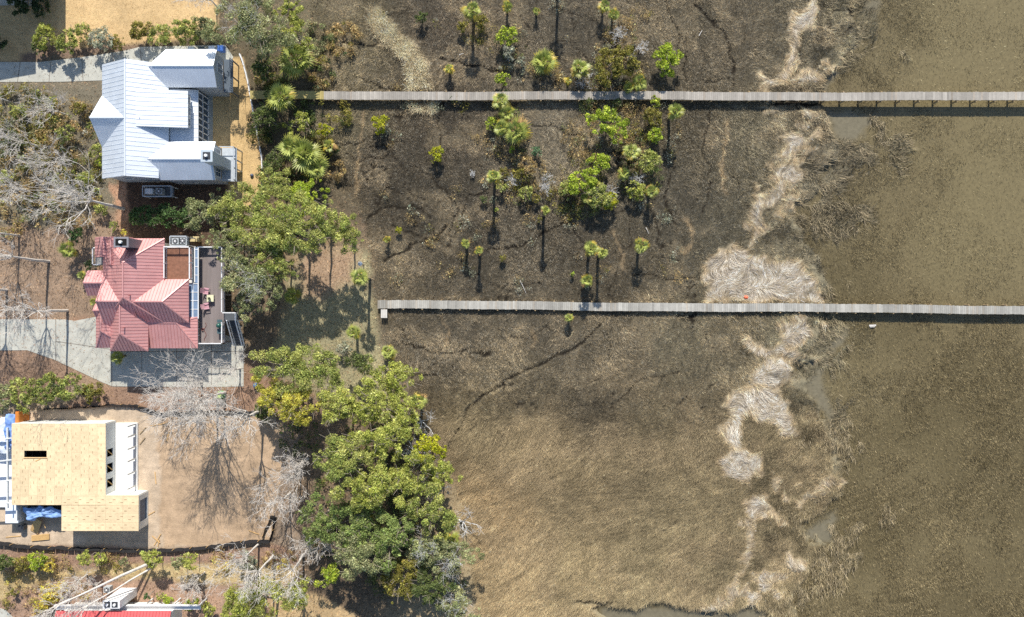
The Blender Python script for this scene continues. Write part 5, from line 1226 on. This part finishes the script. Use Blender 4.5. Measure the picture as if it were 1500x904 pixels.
# --- bushes and small trees of the marsh island
for a in [
 (704, 31, 13, 'olive', "olive bush right behind the topmost left palm"), (677, 39, 10, 'olive', "small olive bush left of the topmost left palm"), (617, 26, 11, 'dark', "dim dark bush west of the island beyond the reeds"),
 (743, 53, 17, 'bright', "bright green bush above the grey one in the northern thicket"), (746, 76, 13, 'grey', "silvery grey bush below the bright green one in the north"), (764, 90, 8, 'grey', "small pale grey bush left of the broad splayed palm"),
 (737, 115, 12, 'bright', "round bright green bush touching the upper boardwalk's north edge"), (977, 88, 25, 'bright', "light green round tree farthest east above the upper boardwalk"), (720, 181, 11, 'bright', "green bush west of the largest palm in the left thicket"),
 (750, 219, 6, 'bright', "small round bush at the south end of the left thicket"), (786, 221, 9, 'blue', "bluish green bush alone between the two thickets"), (773, 244, 15, 'tan', "tan grassy bush below the bluish green bush"),
 (955, 172, 16, 'olive', "brownish bush just south of the upper boardwalk in the right thicket"), (959, 199, 14, 'bright', "green bush below the brownish one in the right thicket"), (879, 237, 18, 'bright', "bright green bush directly north of the big southern bush"),
 (953, 238, 20, 'oak', "yellow-green round bush in the east of the right thicket"), (852, 268, 27, 'bright', "big yellow-green bush filling the middle of the southern thicket"), (876, 287, 24, 'oak', "grey-green bush below the middle of the southern thicket"), (893, 295, 15, 'pine', "yellowish bush at the southeast end of the big southern thicket"),
 (832, 278, 16, 'oak', "yellow-green bush at the west side of the big southern bush"), (931, 279, 16, 'green', "dark green round bush with silver twigs in the east"), (737, 254, 9, 'olive', "olive bush right of the tall palm at the southern thicket's western end"), (736, 275, 10, 'oak', "green bush southeast of the tall palm with the long shadow"),
 (708, 292, 6, 'dark', "small dark bush southwest of the tall palm with the long shadow"), (766, 256, 13, 'olive', "olive bush under the pale snag in the middle of the south thicket"), (770, 284, 12, 'oak', "pale green bush below the olive bush and snag"), (786, 290, 8, 'olive', "small olive bush left of the dead silver shrub"),
 (791, 321, 5, 'olive', "tiny olive bush beside the thin tall palm's trunk"), (727, 307, 3, 'bright', "very small bright tuft on the long palm shadow"), (736, 378, 6, 'olive', "small yellowish bush alone on the dark marsh above the lower boardwalk"), (838, 402, 4, 'bright', "tiny bright bush left of the low palm of the trio"),
 (556, 181, 15, 'pine', "yellow-olive bush on the western marsh south of the boardwalk"), (639, 227, 13, 'pine', "olive bush alone in the middle of the dark western marsh"), (584, 337, 6, 'pine', "small olive bush at the marsh edge near the middle lawn"), (960, 149, 9, 'bright', "low bush squeezed against the upper boardwalk's south edge"),
 (864, 150, 8, 'dark', "dark bush just south of the boardwalk left of the bright tree"), (905, 150, 8, 'dark', "dark bush just south of the boardwalk right of the bright tree")]:
    bush(*a)
tree("olive_tree", 901, 92, 35, 2.9, 'olive', "big dark olive tree north of the upper boardwalk", flat=.6, size=.22, dens=560, group="trees on the marsh island")
tree("green_tree", 891, 180, 30, 2.8, 'bright', "bright green spreading tree just south of the upper boardwalk", flat=.5, size=.22, dens=520, irregular=.6, group="trees on the marsh island")
for i, (px, py, h, lb, lean) in enumerate([(905, 52, 2.2, "silver dead shrub above the big olive tree", (0, 0)), (936, 72, 2.0, "silver dead shrub between the olive tree and the light green tree", (0, 0)), (930, 262, 2.4, "silver dead twigs over the dark green round bush", (0, 0)), (799, 271, 2.4, "dead silver shrub above the thin tall palm", (0, 0)), (754, 265, 1.8, "pale snag in the middle of the south thicket", (0, 0)),
                                          (866, 110, 3.2, "white curved snag beside the upper boardwalk west of the olive tree", (-.8, 0)), (746, 84, 1.6, "silver twigs poking out of the grey bush in the north", (0, 0)), (882, 286, 3.2, "silver twigs in the big southern thicket", (0, 0)), (693, 256, .9, "low dead orange-grey shrub west of the tall palm", (0, 0))]):
    bare_tree("dead_shrub", px, py, h, lb, seed=30 + i % 4, r0=.07, depth=4, spread=1.0, bare=.12, lean=lean, mat=M_SILV, rz=i * 1.3, group="dead shrubs on the marsh island", cat="shrub", first=6)

# --- woods along the shore and between the houses
TR = "leafy trees round the houses"
for a in [
 (366, 36, 48, 7.5, 'oakgrey', "grey-green oak north of the upper boardwalk's landward end", 1), (425, 12, 20, 5.5, 'green', "green tree at the top edge right of the grey-green oak", 0), (431, 46, 23, 5.0, 'green', "green tree above the big shore palm", 0),
 (384, 100, 17, 3.0, 'dark', "dark low tree between grey-green oak and boardwalk", 0), (392, 166, 22, 2.8, 'dark', "dark shaded tree just south of the yellow planks", 0), (440, 183, 18, 2.5, 'green', "green small tree between the shore clump and yellow planks", 0),
 (404, 232, 17, 2.5, 'dark', "dark small tree at the bend of the white border wall", 0), (405, 276, 26, 4.5, 'oak', "green tree by the southern end of the white border wall", 0), (450, 288, 27, 4.5, 'bright', "yellow-green tree below the shore palm clump", 0), (475, 190, 11, 2.0, 'pine', "small yellow-green tree east of the shore palms", 0),
 (300, 314, 30, 5.0, 'oakgrey', "grey-green tree between the two metal-roofed houses", 0), (345, 310, 36, 6.5, 'oak', "yellow-green oak south of the white-roofed house's lawn", 0), (388, 330, 42, 8.0, 'oak', "broad yellow-green oak northeast of the red-roofed house", 0), (428, 344, 40, 9.0, 'oak', "yellow-green oak over the north edge of the middle lawn", 0),
 (463, 322, 36, 9.0, 'oak', "eastern middle oak of the row above the middle lawn", 0), (504, 336, 27, 7.5, 'oak', "easternmost oak of the row above the middle lawn", 0), (332, 352, 22, 7.0, 'oakgrey', "grey oak branch tree leaning over the north of the deck", 0), (352, 378, 27, 7.5, 'oakgrey', "grey-green oak touching the deck railing", 0),
 (375, 415, 38, 7.5, 'oakgrey', "large grey-green oak directly east of the deck", 1), (362, 447, 22, 6.0, 'oakgrey', "small grey-green oak right of the deck stairs", 0), (402, 380, 30, 8.0, 'oak', "oak in the middle of the canopy east of the deck", 0),
 (424, 540, 42, 7.5, 'oak', "yellowish oak east of the concrete driveway's end", 0), (470, 540, 34, 7.0, 'oak', "oak along the southern edge of the middle lawn", 0), (398, 575, 26, 6.5, 'yellow', "yellow-tinged oak east of the green bin", 0), (436, 592, 34, 7.0, 'yellow', "yellow oak northeast of the sandy lot", 0), (528, 530, 18, 3.5, 'dark', "darker low tree on the south edge of the middle lawn", 0),
 (573, 556, 34, 6.0, 'green', "bright green oak nearest the shore below the wooden bench", 0), (500, 592, 32, 8.0, 'green', "green oak right of the yellow oaks", 0), (552, 594, 38, 8.0, 'green', "bright green oak south of the shore corner", 0), (595, 610, 27, 6.0, 'green', "green oak hanging over the shore beside the palm", 0), (570, 646, 38, 9.0, 'green', "tall green oak in the middle of the shore wood", 0),
 (506, 672, 42, 9.0, 'oak', "wide yellow-green oak in the west of the shore wood", 0), (540, 715, 36, 9.0, 'green', "green oak south of the wide yellow-green one", 0), (590, 705, 34, 8.0, 'green', "green oak right in the centre of the shore wood", 0), (645, 688, 25, 6.5, 'green', "green tree below the golden-green dense one", 0), (628, 742, 36, 7.5, 'oak', "oak on the shore above the white dead branches", 0),
 (466, 765, 32, 6.5, 'mid', "dark green oak at the southeast of the sandy lot", 0), (522, 772, 34, 7.0, 'mid', "dark oak in the southern half of the shore wood", 0), (528, 812, 36, 7.5, 'oakgrey', "grey oak left of the south wood's middle", 0), (576, 785, 36, 7.5, 'mid', "dark oak right of the south wood's middle", 0), (622, 800, 30, 6.5, 'oakgrey', "grey-green oak between the dark oaks and the shore palm", 1),
 (486, 842, 17, 3.5, 'bright', "small bright yellow-green tree at the wood's southwest corner", 0), (585, 845, 30, 6.0, 'olive', "tan-green oak at the southern end of the shore wood", 0), (664, 816, 30, 5.5, 'oakgrey', "silver-twigged tree on the shore south of the shore palm", 1), (632, 860, 28, 5.5, 'dark', "dark tree near the bottom edge in the shore wood", 0), (668, 882, 28, 5.0, 'oakgrey', "lowest silver-twigged shore tree at the bottom edge", 1),
 (382, 884, 44, 7.5, 'green', "large green tree at the bottom edge right of the red-roofed house", 0), (430, 868, 22, 6.0, 'green', "smaller green tree right of the large bottom one", 0), (345, 895, 22, 5.0, 'green', "small green tree at the bottom edge beside the white balcony", 0)]:
    tree("leafy_tree", a[0], a[1], a[2] * 1.14, a[3], a[4], a[5], group=TR, dens=860, size=.165, irregular=.65, silver=.5 * a[6])
tree("pine_tree", 627, 660, 27, 6.5, 'pine', "golden-green dense tree on the shore edge of the wood", flat=.7, size=.2, dens=700, group=TR)
for i, (px, py, r, kd, lb) in enumerate([(66, 55, 20, 'green', "leftmost green bush of the hedge below the top lawn"), (58, 72, 12, 'dark', "darker bush under the leftmost hedge bush"), (98, 62, 21, 'oak', "second bush from the left in the hedge below the top lawn"), (122, 47, 14, 'oak', "bush poking up onto the top lawn from the hedge"), (150, 58, 20, 'grey', "pale grey bush in the middle of the hedge"), (171, 62, 13, 'olive', "olive bush right of the pale grey hedge bush"),
    (208, 45, 18, 'olive', "olive bush in the right half of the hedge"), (233, 52, 19, 'oak', "green bush above the north driveway right of the olive one"), (270, 45, 23, 'oak', "large green bush above the storage bins"), (298, 40, 20, 'oakgrey', "grey-green bush between the hedge and the grey-green oak"), (30, 4, 22, 'deep', "dark shaded bush at the top left edge"), (60, 10, 17, 'deep', "second dark shaded bush at the top left edge"), (-4, 62, 15, 'deep', "dark bush at the left edge of the top lawn"),
    (206, 316, 18, 'cedar', "westernmost dark cedar bush between the two metal-roofed houses"), (228, 318, 18, 'cedar', "second dark cedar bush from the west between the houses"), (250, 312, 19, 'cedar', "third dark cedar bush from the west between the houses"), (270, 318, 16, 'cedar', "easternmost dark cedar bush between the houses"),
    (38, 578, 27, 'oak', "left green bush above the unfinished house"), (72, 570, 25, 'oak', "middle green bush above the unfinished house"), (104, 568, 26, 'oak', "right green bush above the unfinished house"), (137, 575, 17, 'olive', "small olive bush at the right end of the row above the unfinished house"), (5, 585, 22, 'oakgrey', "grey-green bush at the left edge above the unfinished house"),
    (6, 822, 17, 'dark', "dark bush at the left edge south of the silt fence"), (30, 826, 15, 'olive', "olive bush near the left edge south of the silt fence"), (55, 820, 16, 'bright', "bright bush south of the silt fence with a yellow neighbour"), (71, 830, 11, 'gold', "golden yellow bush south of the silt fence"), (125, 818, 13, 'green', "small green tree south of the plywood house's shadow"), (148, 817, 12, 'green', "green bush between two others south of the plywood house"),
    (182, 822, 9, 'oakgrey', "thin grey-green bush left of the fallen grey trunk"), (224, 818, 16, 'green', "small green tree at the thick end of the fallen grey trunk"), (262, 824, 12, 'oakgrey', "sparse bush between two small green trees on the south strip"), (279, 822, 15, 'green', "bright small tree east on the south strip"), (360, 822, 17, 'grey', "grey wispy bush on the southeast strip"), (215, 874, 6, 'cedar', "small dark round shrub right of the white chimney"),
    (236, 874, 8, 'green', "left shrub against the bottom white wall"), (247, 878, 9, 'bright', "right shrub against the bottom white wall"), (76, 868, 18, 'gold', "yellow flowering bush left of the bottom red roof"), (62, 884, 14, 'gold', "lower yellow bush left of the bottom red roof"), (92, 858, 10, 'gold', "upper small yellow bush left of the bottom red roof"), (280, 885, 12, 'bright', "yellow-green shrub in front of the white balcony"), (305, 890, 13, 'green', "green shrub at the east end of the white balcony"),
    (20, 868, 8, 'olive', "small olive shrub at the bend of the bottom-left path"), (150, 305, 12, 'oak', "green bush southwest of the white-roofed house"), (142, 222, 13, 'oak', "green bush at the west gable of the white-roofed house"), (148, 238, 9, 'bright', "bright tuft close to the white-roofed house's southwest side"), (182, 341, 6, 'gold', "small yellow shrub beside the red house's chimney"), (110, 344, 13, 'cedar', "dark green bush west of the red house's chimney"), (134, 390, 11, 'deep', "dark bush by the red house's west wall"),
    (388, 600, 17, 'dark', "dark brushy bush east of the bare tree by the green bin"), (506, 510, 13, 'grey', "pale grey bush in the south of the middle lawn"), (168, 330, 8, 'oak', "small green bush north of the red house's west wing"), (118, 160, 12, 'olive', "olive bush in the scrub west of the white-roofed house"), (30, 165, 14, 'oak', "green bush in the upper left scrub"), (95, 195, 14, 'oak', "green bush in the middle of the left scrub"),
    (20, 205, 14, 'dark', "dark green bush at the left edge of the scrub"), (60, 235, 13, 'olive', "olive bush in the lower left scrub"), (125, 262, 14, 'oak', "green bush in the scrub below the west gable"), (12, 260, 13, 'oak', "green bush low at the left edge of the scrub"), (75, 150, 11, 'oak', "small green bush just south of the north driveway")]):
    hh = {'cedar': 2.2}.get(kd); bush(px, py, r, kd, lb, h=3.2 if 'small green tree' in lb or 'bright small tree' in lb else hh, dens=430 if kd in ('gold', 'grey') else 560)

# --- leafless trees; they stand upright and so lean away from the middle of the picture
BT = [
 (330, 575, 13, "second pale bare tree just right of the green bin", 3, .22, .35), (296, 560, 9, "low pale bare tree over the east half of the concrete driveway", 1, .2, .2),
 (181, 306, 17, "tall bare tree whose crown spreads left between the two metal-roofed houses", 1, .27, .5), (72, 383, 16, "bare tree on the orange soil near the left edge above the driveway", 2, .22, .5), (99, 455, 15, "bare tree just north of the middle driveway at left", 3, .22, .48), (10, 425, 14, "bare tree at the left edge north of the driveway", 4, .2, .45),
 (319, 582, 13.5, "bare tree with dense pale twigs beside the green bin", 5, .25, .35), (385, 600, 14, "bare tree whose fork reaches over the sandy lot's north edge", 6, .25, .42), (441, 690, 9, "bare tree at the wood's edge east of the sandy lot", 1, .15, .3), (452, 672, 8, "second bare tree at the wood's edge east of the sandy lot", 2, .18, .3), (425, 722, 9, "pale bare tree near the southeast corner of the sandy lot", 3, .18, .35),
 (478, 782, 8, "grey bushy bare tree in the southwest of the shore wood", 4, .15, .3), (445, 812, 12, "bare tree leaning out past the wood's southwest corner", 5, .2, .5), (402, 812, 13, "bare trunk above the large green bottom tree", 6, .2, .55), (380, 796, 12, "bare tree below the corner of the sandy lot's black fence", 1, .17, .5),
 (60, 215, 9, "bare tree in the middle of the left scrub", 2, .15, .3), (100, 170, 8, "bare tree in the scrub near the north driveway", 3, .13, .3), (110, 245, 9, "bare tree in the scrub near the west gable", 4, .14, .3), (45, 280, 10, "bare tree low in the left scrub", 5, .15, .35), (15, 150, 8, "bare tree at the scrub's top left corner", 6, .13, .3), (130, 292, 10, "bare tree between the scrub and the tall bare tree", 1, .15, .35),
 (-15, 470, 12, "bare tree past the left edge by the driveway", 2, .18, .4), (352, 540, 9, "bare twiggy tree over the concrete driveway's east end", 3, .16, .2), (318, 10, 8, "bare branchy tree at the top edge left of the grey-green oak", 4, .14, .3), (150, 850, 7, "thin bare tree left of the white chimney", 5, .12, .25), (128, 842, 8, "second thin bare tree left of the white chimney", 6, .12, .3),
 (28, 345, 12, "bare tree west of the palm on the orange soil", 3, .18, .45), (300, 838, 7, "small bare tree on the southern strip of lawn", 2, .12, .3), (262, 575, 7, "low bare bush-like tree south of the driveway shadow", 5, .12, .15)]
for i, (px, py, h, lb, sd, r0, br) in enumerate(BT):
    bare_tree("bare_tree", px, py, h, lb, seed=sd, r0=r0, depth=6 if 'green bin' in lb else 5, spread=.62, bare=br, rz=i * 1.1, first=5)
bare_tree("leaning_tree", 222, 824, 16, "thick grey leaning trunk pointing down-left over the bottom red roof", seed=9, r0=.24, depth=5, spread=.4, bare=.7, lean=(-7.5, -2.2), first=3)
bare_tree("leaning_tree", 226, 830, 14, "thinner trunk leaning beside the thick grey one", seed=10, r0=.15, depth=5, spread=.4, bare=.7, lean=(-6.5, -3.0), first=3)
for i, (px, py, h, lb) in enumerate([(672, 762, 4.5, "white dead tree reaching over the marsh above the shore palm"), (668, 868, 4.0, "white dead tree reaching over the marsh at the bottom"), (640, 700, 5.5, "grey dead limbs between the golden-green tree and the shore oak"), (612, 612, 4.0, "small white dead branches beside the shore palm in the north of the wood"), (610, 672, 6.5, "dead limb leaning at the dark gap beside the golden-green tree"), (676, 826, 3.5, "white dead twigs on the shore south of the shore palm")]):
    bare_tree("dead_tree", px, py, h, lb, seed=50 + i % 3, r0=.17, depth=4, spread=1.15, bare=.25, mat=M_SILV, rz=i * 1.9, lean=(.9, 0) if i != 2 else (0, 0), group="silver dead trees along the shore", first=5)

# --- low scrub on the ground: nobody could count it
def scrub(name, label, areas, n, size, zh, seed, kinds, twig=0):
    r = np.random.default_rng(seed); tot = sum(a[2] ** 2 for a in areas); Vs = []; Fs = []; Cs = []; o = 0
    for (px, py, rp, kd) in areas:
        m = int(n * rp ** 2 / tot); k = max(4, int(rp * rp / 22)); a = r.random(k) * 6.28; q = np.sqrt(r.random(k)) * rp
        cx, cy = px + q * np.cos(a), py + q * np.sin(a); C0 = np.stack([(cx - 750) * .1, (452 - cy) * .1, r.uniform(.15, zh, k)], -1)
        cols = np.array([lin(KCOL[kd if r.random() < .6 else kinds[r.integers(len(kinds))]][r.integers(2)]) for _ in range(k)]) * np.exp(r.normal(0, .15, k))[:, None]
        V, Fq, C = leaf_cloud(r, C0, r.uniform(.3, .8, k), m, size, cols, .3, flat=.7); Vs.append(V); Fs.append(Fq + o); Cs.append(C); o += len(V)
    me = np_mesh(name, np.concatenate(Vs), np.concatenate(Fs), [M_LEAF], np.concatenate(Cs)); ob = link(name, me); tag(ob, label, "undergrowth", kind="stuff")
scrub("undergrowth", "mixed brown and green scrub west of the white-roofed house", [(40, 170, 50, 'olive'), (100, 190, 45, 'tan'), (50, 250, 55, 'tan'), (120, 260, 36, 'olive'), (20, 215, 40, 'oakgrey'), (110, 300, 40, 'tan'), (30, 310, 40, 'tan')], 26000, .2, 1.2, 1, ['tan', 'olive', 'grey', 'oak', 'dark'])
scrub("undergrowth", "tangled green and brown scrub along the shore bank", [(400, 110, 26, 'dark'), (465, 60, 26, 'oakgrey'), (470, 110, 24, 'tan'), (385, 190, 24, 'dark'), (470, 215, 26, 'olive'), (405, 255, 26, 'dark'), (455, 160, 22, 'dark'), (500, 170, 20, 'olive'), (505, 60, 26, 'tan'), (440, 265, 22, 'deep'), (495, 250, 16, 'tan')], 17000, .2, 1.1, 2, ['dark', 'olive', 'tan', 'deep'])
scrub("undergrowth", "shaded understory leaves on the floor of the shore wood", [(440, 640, 30, 'dark'), (500, 720, 40, 'dark'), (560, 740, 50, 'dark'), (600, 690, 40, 'dark'), (540, 640, 36, 'dark'), (620, 780, 40, 'dark'), (580, 830, 46, 'deep'), (650, 850, 34, 'deep'), (480, 790, 30, 'deep'), (410, 590, 20, 'olive'), (340, 340, 24, 'dark')], 17000, .22, 1.2, 3, ['dark', 'deep', 'olive'])
scrub("undergrowth", "low green plants between the palms and bushes of the marsh island", [(740, 170, 18, 'dark'), (755, 215, 14, 'dark'), (870, 105, 16, 'dark'), (845, 112, 12, 'olive'), (925, 120, 18, 'dark'), (880, 155, 30, 'dark'), (940, 200, 22, 'olive'), (925, 245, 20, 'dark'), (870, 250, 22, 'dark'), (760, 270, 22, 'olive'), (855, 295, 26, 'dark'), (740, 95, 12, 'grey'), (690, 30, 14, 'olive'), (735, 135, 12, 'dark'), (670, 153, 14, 'olive'), (640, 154, 10, 'grey'), (700, 45, 24, 'olive'), (750, 65, 24, 'dark'), (905, 60, 34, 'tan'), (900, 120, 44, 'tan'), (870, 200, 46, 'tan'), (930, 190, 40, 'tan'), (745, 200, 34, 'tan'), (770, 265, 40, 'tan'), (845, 280, 44, 'olive'), (935, 260, 34, 'dark'), (800, 110, 26, 'tan')], 30000, .16, .75, 4, ['dark', 'olive', 'tan', 'grey', 'tan'])
r_ = random.Random(5)
scrub("undergrowth", "low grey and brown scrub scattered over the open dark marsh", [(r_.uniform(560, 1000), r_.uniform(5, 420), r_.uniform(5, 16), 'grey' if i % 3 else 'tan') for i in range(70)], 9000, .15, .5, 6, ['grey', 'tan', 'tan', 'olive'])
scrub("undergrowth", "brown leafy scrub along the strip south of the silt fence", [(30, 838, 22, 'tan'), (90, 828, 20, 'tan'), (160, 825, 16, 'olive'), (330, 820, 20, 'tan'), (60, 875, 24, 'tan'), (120, 862, 14, 'tan'), (410, 820, 22, 'tan'), (20, 878, 12, 'olive')], 6000, .17, .7, 5, ['tan', 'olive', 'gold'])
